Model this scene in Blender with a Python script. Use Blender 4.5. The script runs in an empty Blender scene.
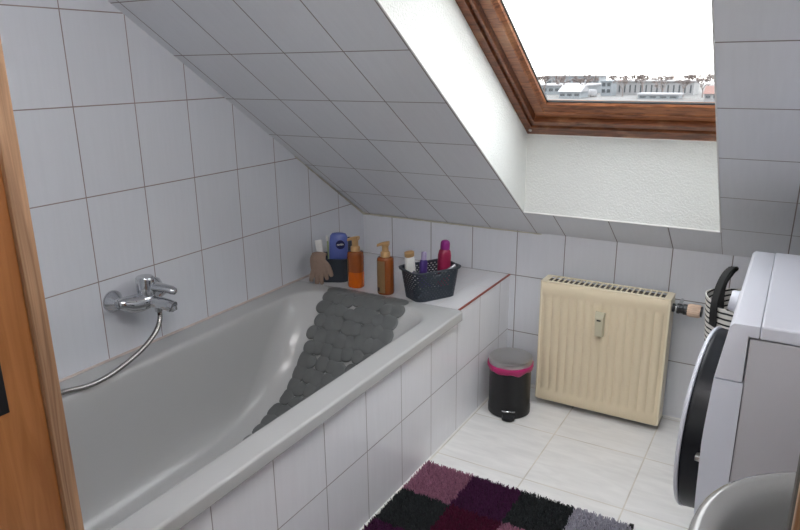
import bpy, bmesh, math, random
from mathutils import Vector, Matrix, noise
PI=math.pi
SC=bpy.context.scene
COL=SC.collection
rnd=random.Random(7)

# ------------------------------------------------------------ materials
def newmat(name):
    m=bpy.data.materials.new(name); m.use_nodes=True
    nt=m.node_tree; b=nt.nodes['Principled BSDF']
    return m,nt,b
def lin(c):
    return tuple(((x/255)/12.92 if x/255<=.04045 else ((x/255+.055)/1.055)**2.4) for x in c)+(1,)
def plain(name,col,rough=.5,metal=0,spec=.5,coat=0,trans=0,ior=1.45,vary=.06,nscale=30,bump=0,bscale=200,alpha=1):
    m,nt,b=newmat(name)
    b.inputs['Roughness'].default_value=rough; b.inputs['Metallic'].default_value=metal
    b.inputs['Specular IOR Level'].default_value=spec; b.inputs['Coat Weight'].default_value=coat
    b.inputs['Transmission Weight'].default_value=trans; b.inputs['IOR'].default_value=ior
    b.inputs['Alpha'].default_value=alpha
    tc=nt.nodes.new('ShaderNodeTexCoord'); n=nt.nodes.new('ShaderNodeTexNoise'); n.inputs['Scale'].default_value=nscale; n.inputs['Detail'].default_value=3
    nt.links.new(tc.outputs['Object'],n.inputs['Vector'])
    r=nt.nodes.new('ShaderNodeMapRange'); r.inputs['To Min'].default_value=1-vary; r.inputs['To Max'].default_value=1+vary
    nt.links.new(n.outputs['Fac'],r.inputs['Value'])
    mx=nt.nodes.new('ShaderNodeVectorMath'); mx.operation='SCALE'; mx.inputs[0].default_value=col[:3]
    nt.links.new(r.outputs['Result'],mx.inputs['Scale']); nt.links.new(mx.outputs['Vector'],b.inputs['Base Color'])
    if bump:
        n2=nt.nodes.new('ShaderNodeTexNoise'); n2.inputs['Scale'].default_value=bscale; n2.inputs['Detail'].default_value=4
        nt.links.new(tc.outputs['Object'],n2.inputs['Vector'])
        bp=nt.nodes.new('ShaderNodeBump'); bp.inputs['Strength'].default_value=bump; bp.inputs['Distance'].default_value=.004
        nt.links.new(n2.outputs['Fac'],bp.inputs['Height']); nt.links.new(bp.outputs['Normal'],b.inputs['Normal'])
    return m
def M(nt,op,a,b=None,c=None):
    n=nt.nodes.new('ShaderNodeMath'); n.operation=op
    for i,v in enumerate((a,b,c)):
        if v is None: continue
        if isinstance(v,(int,float)): n.inputs[i].default_value=v
        else: nt.links.new(v,n.inputs[i])
    return n.outputs[0]
def tile(name,u0,pu,v0,pv,base,grout,gw=.0028,rough=.2,marble=0,streak=.03,only=None,base2=None,bumpd=.0012):
    """glazed tiles on metric UVs"""
    m,nt,b=newmat(name)
    uv=nt.nodes.new('ShaderNodeUVMap'); sp=nt.nodes.new('ShaderNodeSeparateXYZ'); nt.links.new(uv.outputs[0],sp.inputs[0])
    def ax(o,o0,p):
        t=M(nt,'DIVIDE',M(nt,'SUBTRACT',o,o0),p)
        fl=M(nt,'FLOOR',t); fr=M(nt,'SUBTRACT',t,fl)
        d=M(nt,'ABSOLUTE',M(nt,'SUBTRACT',fr,.5))      # .5 at the joint
        e=M(nt,'MULTIPLY',M(nt,'SUBTRACT',.5,d),p)      # metres from the joint
        return e,fl
    eu,fu=ax(sp.outputs[0],u0,pu); ev,fv=ax(sp.outputs[1],v0,pv)
    if only=='u': e=eu
    elif only=='v': e=ev
    else: e=M(nt,'MINIMUM',eu,ev)
    mr=nt.nodes.new('ShaderNodeMapRange'); mr.interpolation_type='SMOOTHSTEP'
    mr.inputs['From Min'].default_value=gw*.35; mr.inputs['From Max'].default_value=gw*.65
    nt.links.new(e,mr.inputs['Value'])
    # tone per tile
    wn=nt.nodes.new('ShaderNodeTexWhiteNoise'); cb=nt.nodes.new('ShaderNodeCombineXYZ')
    nt.links.new(fu,cb.inputs[0]); nt.links.new(fv,cb.inputs[1]); nt.links.new(cb.outputs[0],wn.inputs['Vector'])
    mp=nt.nodes.new('ShaderNodeMapping'); nt.links.new(uv.outputs[0],mp.inputs[0])
    addv=nt.nodes.new('ShaderNodeVectorMath'); addv.operation='ADD'
    nt.links.new(wn.outputs['Color'],mp.inputs['Location'])
    nz=nt.nodes.new('ShaderNodeTexNoise'); nz.inputs['Detail'].default_value=5
    if marble:
        mp.inputs['Rotation'].default_value=(0,0,.7); mp.inputs['Scale'].default_value=(5,22,1); nz.inputs['Scale'].default_value=1.6; nz.inputs['Distortion'].default_value=.6
    else:
        mp.inputs['Scale'].default_value=(60,5,1); nz.inputs['Scale'].default_value=1.5
    nt.links.new(mp.outputs[0],nz.inputs['Vector'])
    amp=marble or streak
    r=nt.nodes.new('ShaderNodeMapRange'); r.inputs['From Min'].default_value=.3; r.inputs['From Max'].default_value=.7
    r.inputs['To Min'].default_value=1-amp; r.inputs['To Max'].default_value=1
    nt.links.new(nz.outputs['Fac'],r.inputs['Value'])
    tone=M(nt,'MULTIPLY',r.outputs['Result'],M(nt,'ADD',M(nt,'MULTIPLY',wn.outputs['Value'],.03),.97))
    sc=nt.nodes.new('ShaderNodeVectorMath'); sc.operation='SCALE'; sc.inputs[0].default_value=base[:3]; nt.links.new(tone,sc.inputs['Scale'])
    # grout with patchy colour
    ng=nt.nodes.new('ShaderNodeTexNoise'); ng.inputs['Scale'].default_value=9; nt.links.new(uv.outputs[0],ng.inputs['Vector'])
    sg=nt.nodes.new('ShaderNodeVectorMath'); sg.operation='SCALE'; sg.inputs[0].default_value=grout[:3]
    nt.links.new(M(nt,'ADD',M(nt,'MULTIPLY',ng.outputs['Fac'],.8),.6),sg.inputs['Scale'])
    mx=nt.nodes.new('ShaderNodeMix'); mx.data_type='RGBA'
    nt.links.new(mr.outputs['Result'],mx.inputs['Factor']); nt.links.new(sg.outputs[0],mx.inputs['A']); nt.links.new(sc.outputs[0],mx.inputs['B'])
    nt.links.new(mx.outputs['Result'],b.inputs['Base Color'])
    rr=nt.nodes.new('ShaderNodeMapRange'); rr.inputs['To Min'].default_value=.8; rr.inputs['To Max'].default_value=rough
    nt.links.new(mr.outputs['Result'],rr.inputs['Value']); nt.links.new(rr.outputs['Result'],b.inputs['Roughness'])
    n3=nt.nodes.new('ShaderNodeTexNoise'); n3.inputs['Scale'].default_value=11; nt.links.new(uv.outputs[0],n3.inputs['Vector'])
    h=M(nt,'ADD',mr.outputs['Result'],M(nt,'MULTIPLY',n3.outputs['Fac'],.5))
    bp=nt.nodes.new('ShaderNodeBump'); bp.inputs['Strength'].default_value=.5; bp.inputs['Distance'].default_value=bumpd
    nt.links.new(h,bp.inputs['Height']); nt.links.new(bp.outputs['Normal'],b.inputs['Normal'])
    b.inputs['Specular IOR Level'].default_value=.45
    return m
def wood(name,c1,c2,scale=(40,40,3),rough=.35,wear=None):
    m,nt,b=newmat(name)
    tc=nt.nodes.new('ShaderNodeTexCoord'); mp=nt.nodes.new('ShaderNodeMapping'); mp.inputs['Scale'].default_value=scale
    nt.links.new(tc.outputs['Object'],mp.inputs[0])
    n=nt.nodes.new('ShaderNodeTexNoise'); n.inputs['Scale'].default_value=1.3; n.inputs['Detail'].default_value=6; n.inputs['Distortion'].default_value=1.2
    nt.links.new(mp.outputs[0],n.inputs['Vector'])
    cr=nt.nodes.new('ShaderNodeValToRGB'); cr.color_ramp.elements[0].position=.36; cr.color_ramp.elements[0].color=c1
    cr.color_ramp.elements[1].position=.62; cr.color_ramp.elements[1].color=c2
    nt.links.new(n.outputs['Fac'],cr.inputs['Fac']); out=cr.outputs['Color']
    if wear:
        n2=nt.nodes.new('ShaderNodeTexNoise'); n2.inputs['Scale'].default_value=9; n2.inputs['Detail'].default_value=5
        nt.links.new(tc.outputs['Object'],n2.inputs['Vector'])
        r=nt.nodes.new('ShaderNodeMapRange'); r.inputs['From Min'].default_value=.56; r.inputs['From Max'].default_value=.74; r.inputs['To Max'].default_value=.55
        nt.links.new(n2.outputs['Fac'],r.inputs['Value'])
        mx=nt.nodes.new('ShaderNodeMix'); mx.data_type='RGBA'; mx.inputs['B'].default_value=wear
        nt.links.new(r.outputs['Result'],mx.inputs['Factor']); nt.links.new(out,mx.inputs['A']); out=mx.outputs['Result']
    nt.links.new(out,b.inputs['Base Color']); b.inputs['Roughness'].default_value=rough
    bp=nt.nodes.new('ShaderNodeBump'); bp.inputs['Strength'].default_value=.15; bp.inputs['Distance'].default_value=.002
    nt.links.new(n.outputs['Fac'],bp.inputs['Height']); nt.links.new(bp.outputs['Normal'],b.inputs['Normal'])
    return m
def glassmat(name,tint=(1,1,1,1),refl=.06,rough=0):
    """thin clear sheet: lets light straight through, mirrors a little at grazing angles"""
    m=bpy.data.materials.new(name); m.use_nodes=True; nt=m.node_tree; nt.nodes.clear()
    o=nt.nodes.new('ShaderNodeOutputMaterial'); t=nt.nodes.new('ShaderNodeBsdfTransparent'); g=nt.nodes.new('ShaderNodeBsdfGlossy')
    t.inputs[0].default_value=tint; g.inputs['Roughness'].default_value=rough
    lw0=nt.nodes.new('ShaderNodeLayerWeight'); lw0.inputs[0].default_value=.5
    p5=M(nt,'POWER',lw0.outputs['Facing'],5); lw=M(nt,'MULTIPLY_ADD',p5,.9,.06)
    x=nt.nodes.new('ShaderNodeMixShader'); nt.links.new(lw,x.inputs[0]); nt.links.new(t.outputs[0],x.inputs[1]); nt.links.new(g.outputs[0],x.inputs[2])
    nt.links.new(x.outputs[0],o.inputs[0]); return m

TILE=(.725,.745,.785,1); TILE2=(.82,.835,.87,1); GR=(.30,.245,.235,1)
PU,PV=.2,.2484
Z0=.7308; YA=-1.3924; XB=.7562
ZK=.6733; SL=.5906
W=.73; ZT=.4835
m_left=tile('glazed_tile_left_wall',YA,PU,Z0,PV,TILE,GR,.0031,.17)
m_back=tile('glazed_tile_back_wall',XB,PU,Z0,PV,(.76,.775,.82,1),(.24,.215,.21,1),.0034,.2)
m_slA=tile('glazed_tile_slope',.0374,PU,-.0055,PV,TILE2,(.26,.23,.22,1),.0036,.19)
m_slB=tile('glazed_tile_slope_below_window',XB,PU,-.0055,PV,TILE2,(.22,.2,.2,1),.0036,.19,only='u')
m_slC=tile('glazed_tile_slope_right',.12,PU,-.0055,PV,TILE2,(.26,.23,.22,1),.0036,.19)
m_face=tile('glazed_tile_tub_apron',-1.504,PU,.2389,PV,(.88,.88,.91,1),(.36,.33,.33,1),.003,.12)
m_ledge=tile('glazed_tile_ledge',.0374,PU,-.2,.5,(.74,.735,.75,1),(.5,.47,.46,1),.003,.14)
m_floor=tile('marbled_floor_tile',1.0602,.3237,-.3446,.3237,(.86,.85,.835,1),(.66,.62,.56,1),.0045,.3,marble=.12)
m_plaster=plain('white_rough_plaster',(.77,.78,.755,1),.85,vary=.02,bump=1.0,bscale=170)
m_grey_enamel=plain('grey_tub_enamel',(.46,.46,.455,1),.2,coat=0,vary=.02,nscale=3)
m_silicone=plain('pinkish_silicone',(.56,.47,.43,1),.5,vary=.2,nscale=40)
m_whitecaulk=plain('white_caulk',(.83,.82,.8,1),.5)
m_yellowcaulk=plain('yellowed_caulk',(.52,.49,.41,1),.6,vary=.25,nscale=20,bump=.6,bscale=60)
m_redtrim=plain('reddish_brown_trim',(.30,.07,.045,1),.45)
m_brownwood=wood('dark_stained_pine',(.10,.028,.010,1),(.23,.075,.028,1),(9,60,60),.32,wear=(.5,.26,.13,1))
m_brownwood2=wood('stained_pine_sash',(.16,.05,.018,1),(.36,.13,.05,1),(9,60,60),.3,wear=(.55,.28,.13,1))
m_oak=wood('orange_oak_veneer',(.33,.125,.036,1),(.43,.18,.058,1),(45,45,3),.4)
m_oak2=wood('grained_oak_edge',(.24,.13,.07,1),(.52,.32,.19,1),(60,60,2.2),.4)
m_chrome=plain('chrome',(.62,.63,.65,1),.09,1,vary=.01)
m_steel=plain('brushed_steel',(.5,.49,.48,1),.28,1,vary=.05,nscale=60)
m_hose=plain('steel_hose',(.42,.40,.38,1),.24,1,vary=.03)
m_black=plain('black_gloss_plastic',(.012,.012,.014,1),.28)
m_binblack=plain('black_painted_steel',(.010,.010,.011,1),.33,coat=.2)
m_dark=plain('dark_cavity',(.03,.028,.027,1),.8)
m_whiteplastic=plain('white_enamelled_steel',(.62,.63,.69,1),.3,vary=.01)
m_cab=plain('shade_toned_steel',(.42,.415,.44,1),.22,vary=.01)  # cabinet steel darkened to stand for the shade on the washer's side
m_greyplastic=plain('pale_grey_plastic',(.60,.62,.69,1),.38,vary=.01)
m_beige=plain('cream_radiator_enamel',(.74,.63,.45,1),.35,vary=.03,nscale=8)
m_beige2=plain('cream_plastic_edge',(.80,.71,.53,1),.35,vary=.02)
m_beigegrey=plain('greyed_cream_plastic',(.56,.52,.38,1),.4)
m_valve=plain('pinkish_cream_plastic',(.66,.48,.36,1),.5)
m_finmat=plain('convector_metal',(.13,.11,.09,1),.7)
m_magenta=plain('magenta_bin_bag',(.42,.02,.13,1),.3,bump=.8,bscale=60)
m_slate=plain('slate_plastic',(.036,.045,.060,1),.42)
m_mat=plain('grey_bath_mat_vinyl',(.125,.131,.130,1),.28,vary=.08,nscale=25)
m_glove=plain('taupe_knit',(.33,.235,.185,1),.9,bump=1.0,bscale=500,vary=.12,nscale=120)
m_amber=plain('amber_translucent_plastic',(.33,.085,.016,1),.14,trans=.2,coat=.3,vary=.05)
m_amber2=plain('amber_liquid',(.62,.12,.005,1),.16,trans=.1,coat=.3,vary=.05)
m_gold=plain('gold_pump_plastic',(.58,.36,.17,1),.35,.35)
m_goldlabel=plain('gold_brown_label',(.30,.18,.085,1),.35,.5)
m_labeldark=plain('dark_brown_print',(.05,.02,.012,1),.4)
m_blue=plain('blue_bottle_plastic',(.10,.14,.42,1),.3,coat=.3)
m_navy=plain('navy_print',(.005,.008,.07,1),.35)
m_white=plain('white_plastic',(.75,.74,.72,1),.35)
m_paleg=plain('pale_green_plastic',(.42,.48,.26,1),.4)
m_purple=plain('dark_purple_plastic',(.06,.03,.17,1),.3,coat=.3)
m_lilac=plain('lilac_plastic',(.33,.28,.44,1),.3)
m_mag=plain('raspberry_plastic',(.30,.014,.065,1),.3,coat=.3)
m_mag2=plain('magenta_cap',(.27,.02,.20,1),.3)
m_silver=plain('silver_plastic',(.5,.5,.52,1),.25,.7)
m_strap=plain('black_webbing',(.012,.012,.012,1),.6)
m_glass=glassmat('window_glass',(.97,.98,.98,1))
m_rubber=plain('dark_rubber_seal',(.012,.012,.012,1),.6)
m_sealgrey=plain('grey_rubber_seal',(.12,.115,.11,1),.45)
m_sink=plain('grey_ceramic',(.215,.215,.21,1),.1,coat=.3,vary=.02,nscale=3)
m_hallwall=plain('cream_hall_paint',(.55,.52,.47,1),.8,vary=.03)
m_hallfloor=wood('hall_laminate',(.2,.12,.07,1),(.32,.2,.12,1),(3,40,40),.4)

# ------------------------------------------------------------ helpers
def tag(o,label=None,cat=None,group=None,kind=None):
    if label: o['label']=label
    if cat: o['category']=cat
    if group: o['group']=group
    if kind: o['kind']=kind
    return o
def link(name,verts,faces,mats,parent=None,smooth=False,fm=None,uv=None,loc=None,auto=None):
    me=bpy.data.meshes.new(name); me.from_pydata([tuple(v) for v in verts],[],[tuple(f) for f in faces])
    if not isinstance(mats,(list,tuple)): mats=[mats]
    for m in mats: me.materials.append(m)
    if fm:
        for p,i in zip(me.polygons,fm): p.material_index=i
    if uv:
        l=me.uv_layers.new(name='UVMap')
        for p in me.polygons:
            for li,vi in zip(p.loop_indices,p.vertices): l.data[li].uv=uv[vi]
    me.validate(); me.update()
    bm=bmesh.new(); bm.from_mesh(me)
    if not uv: bmesh.ops.recalc_face_normals(bm,faces=bm.faces)
    bm.to_mesh(me); bm.free()
    if smooth:
        for p in me.polygons: p.use_smooth=True
        if auto is not None:
            bm=bmesh.new(); bm.from_mesh(me)
            for e in bm.edges:
                if len(e.link_faces)==2 and e.calc_face_angle(0)>auto: e.smooth=False
            bm.to_mesh(me); bm.free()
    o=bpy.data.objects.new(name,me); COL.objects.link(o)
    if parent: o.parent=parent
    if loc: o.location=loc
    return o
def empty(name,loc=(0,0,0),rot=(0,0,0)):
    o=bpy.data.objects.new(name,None); COL.objects.link(o); o.location=loc; o.rotation_euler=rot; o.empty_display_size=.05
    return o
class MB:
    def __init__(s): s.v=[]; s.f=[]; s.m=[]
    def add(s,v,f,m=0,mat=None):
        n=len(s.v)
        s.v+= [mat@Vector(x) if mat else Vector(x) for x in v]; s.f+=[tuple(i+n for i in q) for q in f]; s.m+=[m]*len(f)
    def box(s,x0,x1,y0,y1,z0,z1,m=0,bev=0,mat=None,seg=2):
        bm=bmesh.new(); bmesh.ops.create_cube(bm,size=1)
        for v in bm.verts: v.co=Vector(((x0+x1)/2+v.co.x*(x1-x0),(y0+y1)/2+v.co.y*(y1-y0),(z0+z1)/2+v.co.z*(z1-z0)))
        if bev: bmesh.ops.bevel(bm,geom=list(bm.edges),offset=bev,segments=seg,affect='EDGES',profile=.5)
        bm.verts.index_update(); s.add([v.co.copy() for v in bm.verts],[[v.index for v in f.verts] for f in bm.faces],m,mat); bm.free()
    def lathe(s,prof,n=32,m=0,mat=None,sx=1,sy=1,cap=True):
        v=[];f=[]
        for r,z in prof:
            for i in range(n):
                a=2*PI*i/n; v.append((r*math.cos(a)*sx,r*math.sin(a)*sy,z))
        for k in range(len(prof)-1):
            for i in range(n):
                j=(i+1)%n; f.append((k*n+i,k*n+j,(k+1)*n+j,(k+1)*n+i))
        if cap:
            f.append(tuple(range(n))); f.append(tuple((len(prof)-1)*n+i for i in range(n)))
        s.add(v,f,m,mat)
    def rings(s,rings,m=0,cap0=True,cap1=True,closed=True,mat=None):
        n=len(rings[0]); v=[p for r in rings for p in r]; f=[]
        for k in range(len(rings)-1):
            for i in range(n if closed else n-1):
                j=(i+1)%n; f.append((k*n+i,k*n+j,(k+1)*n+j,(k+1)*n+i))
        if cap0: f.append(tuple(range(n)))
        if cap1: f.append(tuple((len(rings)-1)*n+i for i in range(n)))
        s.add(v,f,m,mat)
    def tube(s,pts,rad,n=12,m=0,mat=None,sub=0,cap=True):
        pts=[Vector(p) for p in pts]
        if sub: pts=spline(pts,sub)
        if not isinstance(rad,(list,tuple)): rad=[rad]*len(pts)
        elif len(rad)!=len(pts):
            R=[]; 
            for i in range(len(pts)):
                t=i/(len(pts)-1)*(len(rad)-1); k=min(int(t),len(rad)-2); R.append(rad[k]*(1-(t-k))+rad[k+1]*(t-k))
            rad=R
        T=[(pts[min(i+1,len(pts)-1)]-pts[max(i-1,0)]).normalized() for i in range(len(pts))]
        up=Vector((0,0,1)) if abs(T[0].z)<.9 else Vector((1,0,0))
        N=(up-T[0]*up.dot(T[0])).normalized(); rg=[]
        for p,t,r in zip(pts,T,rad):
            N=(N-t*N.dot(t)).normalized(); B=t.cross(N)
            rg.append([p+N*(r*math.cos(2*PI*i/n))+B*(r*math.sin(2*PI*i/n)) for i in range(n)])
        s.rings(rg,m,cap,cap,mat=mat)
    def build(s,name,mats,parent=None,smooth=False,auto=.6,loc=None):
        return link(name,s.v,s.f,mats,parent,smooth,s.m,loc=loc,auto=auto if smooth else None)
def spline(P,k):
    P=[Vector(p) for p in P]; out=[]
    for i in range(len(P)-1):
        a=P[max(i-1,0)];b=P[i];c=P[i+1];d=P[min(i+2,len(P)-1)]
        for j in range(k):
            t=j/k
            out.append(.5*((2*b)+(c-a)*t+(2*a-5*b+4*c-d)*t*t+(3*b-a-3*c+d)*t**3))
    out.append(P[-1]); return out
def rrect(x0,x1,y0,y1,r,z,nc=10,ns=6):
    """rounded rectangle ring, same vertex count always"""
    r=min(r,(x1-x0)/2-.001,(y1-y0)/2-.001); P=[]
    C=[(x1-r,y1-r,0),(x0+r,y1-r,PI/2),(x0+r,y0+r,PI),(x1-r,y0+r,3*PI/2)]
    arcs=[]
    for cx,cy,a0 in C: arcs.append([Vector((cx+r*math.cos(a0+PI/2*i/nc),cy+r*math.sin(a0+PI/2*i/nc),z)) for i in range(nc+1)])
    for k in range(4):
        P+=arcs[k]; a=arcs[k][-1]; b=arcs[(k+1)%4][0]
        for j in range(1,ns): P.append(a.lerp(b,j/ns))
    return P
def rot(ax,a): return Matrix.Rotation(a,4,ax)
def T(x,y,z): return Matrix.Translation((x,y,z))
def along(p,d):
    """matrix taking +Z to direction d, origin at p"""
    q=Vector(d).normalized().to_track_quat('Z','Y'); return Matrix.Translation(p)@q.to_matrix().to_4x4()

# ------------------------------------------------------------ the room
ca,sa=math.cos(SL),math.sin(SL)
def S(x,s,w=0): return Vector((x,-s*ca+w*sa,ZK+s*sa+w*ca))
XR=2.25; YF=-2.1
SF=-YF/ca; ZF=ZK+SF*sa
s_b=.217; s_t=1.907; xl,xr=.845,1.52
xw=1.632
def struct(o,label,cat='room'):
    return tag(o,label,cat,kind='structure')
# left wall
v=[(0,YF,0),(0,0,0),(0,0,ZK),(0,YF,ZF)]
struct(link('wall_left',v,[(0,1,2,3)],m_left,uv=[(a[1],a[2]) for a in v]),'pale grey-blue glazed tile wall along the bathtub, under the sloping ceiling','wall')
v=[(0,0,0),(XR,0,0),(XR,0,ZK),(0,0,ZK)]
struct(link('wall_back',v,[(0,1,2,3)],m_back,uv=[(a[0],a[2]) for a in v]),'low tiled knee wall behind the radiator and waste bin','wall')
v=[(XR,0,0),(XR,YF,0),(XR,YF,ZF),(XR,0,ZK)]
struct(link('wall_right',v,[(0,1,2,3)],m_left,uv=[(a[1],a[2]) for a in v]),'tiled wall behind the washing machine and sink','wall')
# front wall with door opening
dx0,dx1,dz=.914,1.75,1.94
fv=[];ff=[]
def quad(x0,x1,z0,z1):
    n=len(fv); fv.extend([(x0,YF,z0),(x1,YF,z0),(x1,YF,z1),(x0,YF,z1)]); ff.append((n,n+1,n+2,n+3))
quad(0,dx0,0,ZF); quad(dx1,XR,0,ZF); quad(dx0,dx1,dz,ZF)
struct(link('wall_front',fv,ff,m_back,uv=[(a[0],a[2]) for a in fv]),'tiled wall with the doorway next to the tub end','wall')
v=[(0,-4.2,0),(XR+.6,-4.2,0),(XR+.6,0,0),(0,0,0)]
v=[(0,YF,0),(XR,YF,0),(XR,0,0),(0,0,0)]
struct(link('floor',v,[(0,1,2,3)],m_floor,uv=[(a[0],a[1]) for a in v]),'white marbled floor tiles with beige joints','floor')
# sloping ceiling, three tile layouts, hole for the skylight
sv=[];sf=[];sm=[];su=[]
def sq(x0,x1,s0,s1,m,x0t=None):
    n=len(sv)
    for x,s in((x0,s0),(x1,s0),(x1,s1),(x0t or x0,s1)): sv.append(S(x,s)); su.append((x,s))
    sf.append((n,n+1,n+2,n+3)); sm.append(m)
sq(0,xl,0,SF,0); sq(xl,xr,0,s_b,1); sq(xr,XR,0,s_b,2); sq(xr,XR,s_b,s_t,2,xr+.017); sq(xr+.017,XR,s_t,SF,2); sq(xl,xr+.017,s_t,SF,0)
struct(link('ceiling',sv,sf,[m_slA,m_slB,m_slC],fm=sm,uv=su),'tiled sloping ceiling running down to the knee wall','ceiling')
# skylight reveal: plaster lining, slightly wavy
def rev(a,b,c,d,n=26):
    a,b,c,d=map(Vector,(a,b,c,d)); v=[];f=[]
    nn=(b-a).cross(d-a).normalized()
    for i in range(n+1):
        for j in range(n+1):
            p=a.lerp(b,i/n).lerp(d.lerp(c,i/n),j/n)
            e=min(i,n-i,j,n-j)>0
            v.append(p+nn*(noise.noise(p*14)*.0012 if e else 0))
    for i in range(n):
        for j in range(n):
            k=i*(n+1)+j; f.append((k,k+1,k+n+2,k+n+1))
    return v,f
mb=MB(); wb,wt=.378,1.55; e=.0015
A0=[S(xl+e,s_b+e),S(xl+e,s_t-e),S(xl+e,wt,.24),S(xl+e,wb,.24)]
mb.add(*rev(*A0)); mb.add(*rev(S(xr-e,s_b+e),S(xr+.017-e,s_t-e),S(xw-e,wt,.24),S(xw-e,wb,.24)))
mb.add(*rev(S(xl+e,s_b),S(xr-e,s_b),S(xw-e,wb,.24),S(xl+e,wb,.24)))
mb.add(*rev(S(xl+e,s_t),S(xr+.017-e,s_t),S(xw-e,wt,.24),S(xl+e,wt,.24)))
o=mb.build('trim_1',m_plaster,smooth=True,auto=.8); struct(o,'white rough plaster reveal around the skylight','reveal')
# thin cracked joint along reveal edge
mb=MB(); 
for x in (xl,): mb.tube([S(x,s_b,-.001),S(x,s_t,-.001)],.0028,6)
mb.tube([S(xl,s_b,-.001),S(xr,s_b,-.001)],.0028,6)
mb.tube([S(xr,s_b,-.001),S(xr+.017,s_t,-.001)],.0022,6)
struct(mb.build('trim_2',m_whitecaulk),'thin white joint bead edging the skylight opening','trim')
# outside skin of the roof and walls: stops sky light from slipping in at the joints
mb=MB()
def slab(x0,x1,s0,s1,w0,w1): mb.add([S(x,s,w) for w in(w0,w1) for x,s in((x0,s0),(x1,s0),(x1,s1),(x0,s1))],[(0,1,2,3),(4,5,6,7),(0,1,5,4),(1,2,6,5),(2,3,7,6),(3,0,4,7)])
slab(-.1,xl-.002,-.2,3.2,.03,.24); slab(xw+.012,XR+.1,-.2,3.2,.03,.24); slab(xl-.002,xr+.002,-.2,s_b-.02,.02,.05); slab(xl-.002,xr+.002,s_t+.03,3.2,.03,.24)
struct(mb.build('trim_3',m_hallwall),'roof build-up behind the tiled slope','roof')

# ---- skylight: frame, sash, glass
def prect(l,b,r,t,w):
    return [S(xl+l,wb+b,w),S(xw-r,wb+b,w),S(xw-r,wt-t,w),S(xl+l,wt-t,w)]
def profile(name,prof,mat,parent):
    mb=MB(); rg=[prect(a,b,a,a,w) for a,b,w in prof]
    mb.rings(rg,0,False,False); return mb.build(name,mat,parent)
win=empty('window_1',S((xl+xr)/2,wb,.24)); struct(win,'roof window with brown stained pine frame, overcast town beyond','window')
def wpart(name,prof,mat,label=None):
    o=profile(name,prof,mat,None)
    o.parent=win; o.matrix_parent_inverse=win.matrix_world.inverted() if False else Matrix.Translation(-win.location)
    if label:o['label']=label
    return o
wpart('frame',[(-.01,-.01,.30),(-.01,-.01,.241),(0,0,.2405),(.028,.046,.2405),(.0295,.048,.25),(.038,.058,.25),(.040,.060,.243),(.048,.083,.243),(.050,.085,.30),(-.01,-.01,.30)],m_brownwood)
wpart('sash',[(.053,.090,.284),(.053,.090,.262),(.056,.093,.258),(.088,.118,.258),(.091,.121,.262),(.104,.158,.266),(.106,.162,.272),(.106,.162,.284),(.053,.090,.284)],m_brownwood2,'lighter reddish wooden sash')
wpart('glass_seal',[(.105,.161,.2735),(.109,.1655,.275),(.109,.1655,.281),(.105,.161,.281)],m_rubber)
o=link('pane',prect(.107,.163,.107,.107,.282),[(0,1,2,3)],m_glass); o.parent=win; o.matrix_parent_inverse=Matrix.Translation(-win.location)
mb=MB()
mb.lathe([(.006,0),(.006,.004),(.003,.005)],12,mat=T(*S(xl+.02,wb+.03,.2405))@rot('X',PI-SL))
o=mb.build('screw_cap',m_steel); o.parent=win; o.matrix_parent_inverse=Matrix.Translation(-win.location)

# ---- tub surround: apron and end ledge (tiled masonry)
YL=-.4905
v=[(W,YF,0),(W,0,0),(W,0,ZT-.001),(W,YL,ZT-.001),(W,YL,.445),(W,YF,.445)]
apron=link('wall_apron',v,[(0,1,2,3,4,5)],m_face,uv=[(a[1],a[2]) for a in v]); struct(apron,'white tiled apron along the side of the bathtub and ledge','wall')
v=[(.001,YL,ZT-.001),(W,YL,ZT-.001),(W,0,ZT-.001),(.001,0,ZT-.001)]
ledge=link('wall_ledge',v,[(0,1,2,3)],m_ledge,uv=[(a[0],a[1]) for a in v]); struct(ledge,'white tiled ledge at the end of the tub carrying the bottles','ledge')
mb=MB(); mb.box(W-.004,W+.0025,YL-.002,-.001,ZT-.005,ZT+.0005)
struct(mb.build('trim_4',m_redtrim),'thin reddish brown edge line on the ledge','trim')
mb=MB(); mb.tube([(.002,YF,ZT+.002),(.002,YL,ZT+.002),(.002,-.01,ZT+.001)],.0045,8)
struct(mb.build('trim_5',m_silicone),'pinkish silicone joint between tub rim and wall','trim')
mb=MB(); mb.tube([(W+.001,YF,.001),(W+.001,-.001,.001)],.004,8); mb.tube([(W,-.001,.001),(XR,-.001,.001)],.003,8)
struct(mb.build('trim_6',m_whitecaulk),'white caulk line where apron meets floor','trim')
mb=MB(); P=[(x,-.003+.002*noise.noise(Vector((x*20,0,0))),ZK-.003) for x in [i*.02 for i in range(0,44)]]
mb.tube(P,[.0045+.0025*noise.noise(Vector((i*.9,3,0)))-.00005*i for i in range(44)],7)
P=[S(.003,s,-.003) for s in [i*.03 for i in range(0,20)]]
mb.tube(P,[.0045+.002*noise.noise(Vector((i*.9,7,0)))-.00015*i for i in range(20)],7)
struct(mb.build('trim_7',m_yellowcaulk),'yellowed uneven joint under the slope above the ledge','trim')

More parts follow.
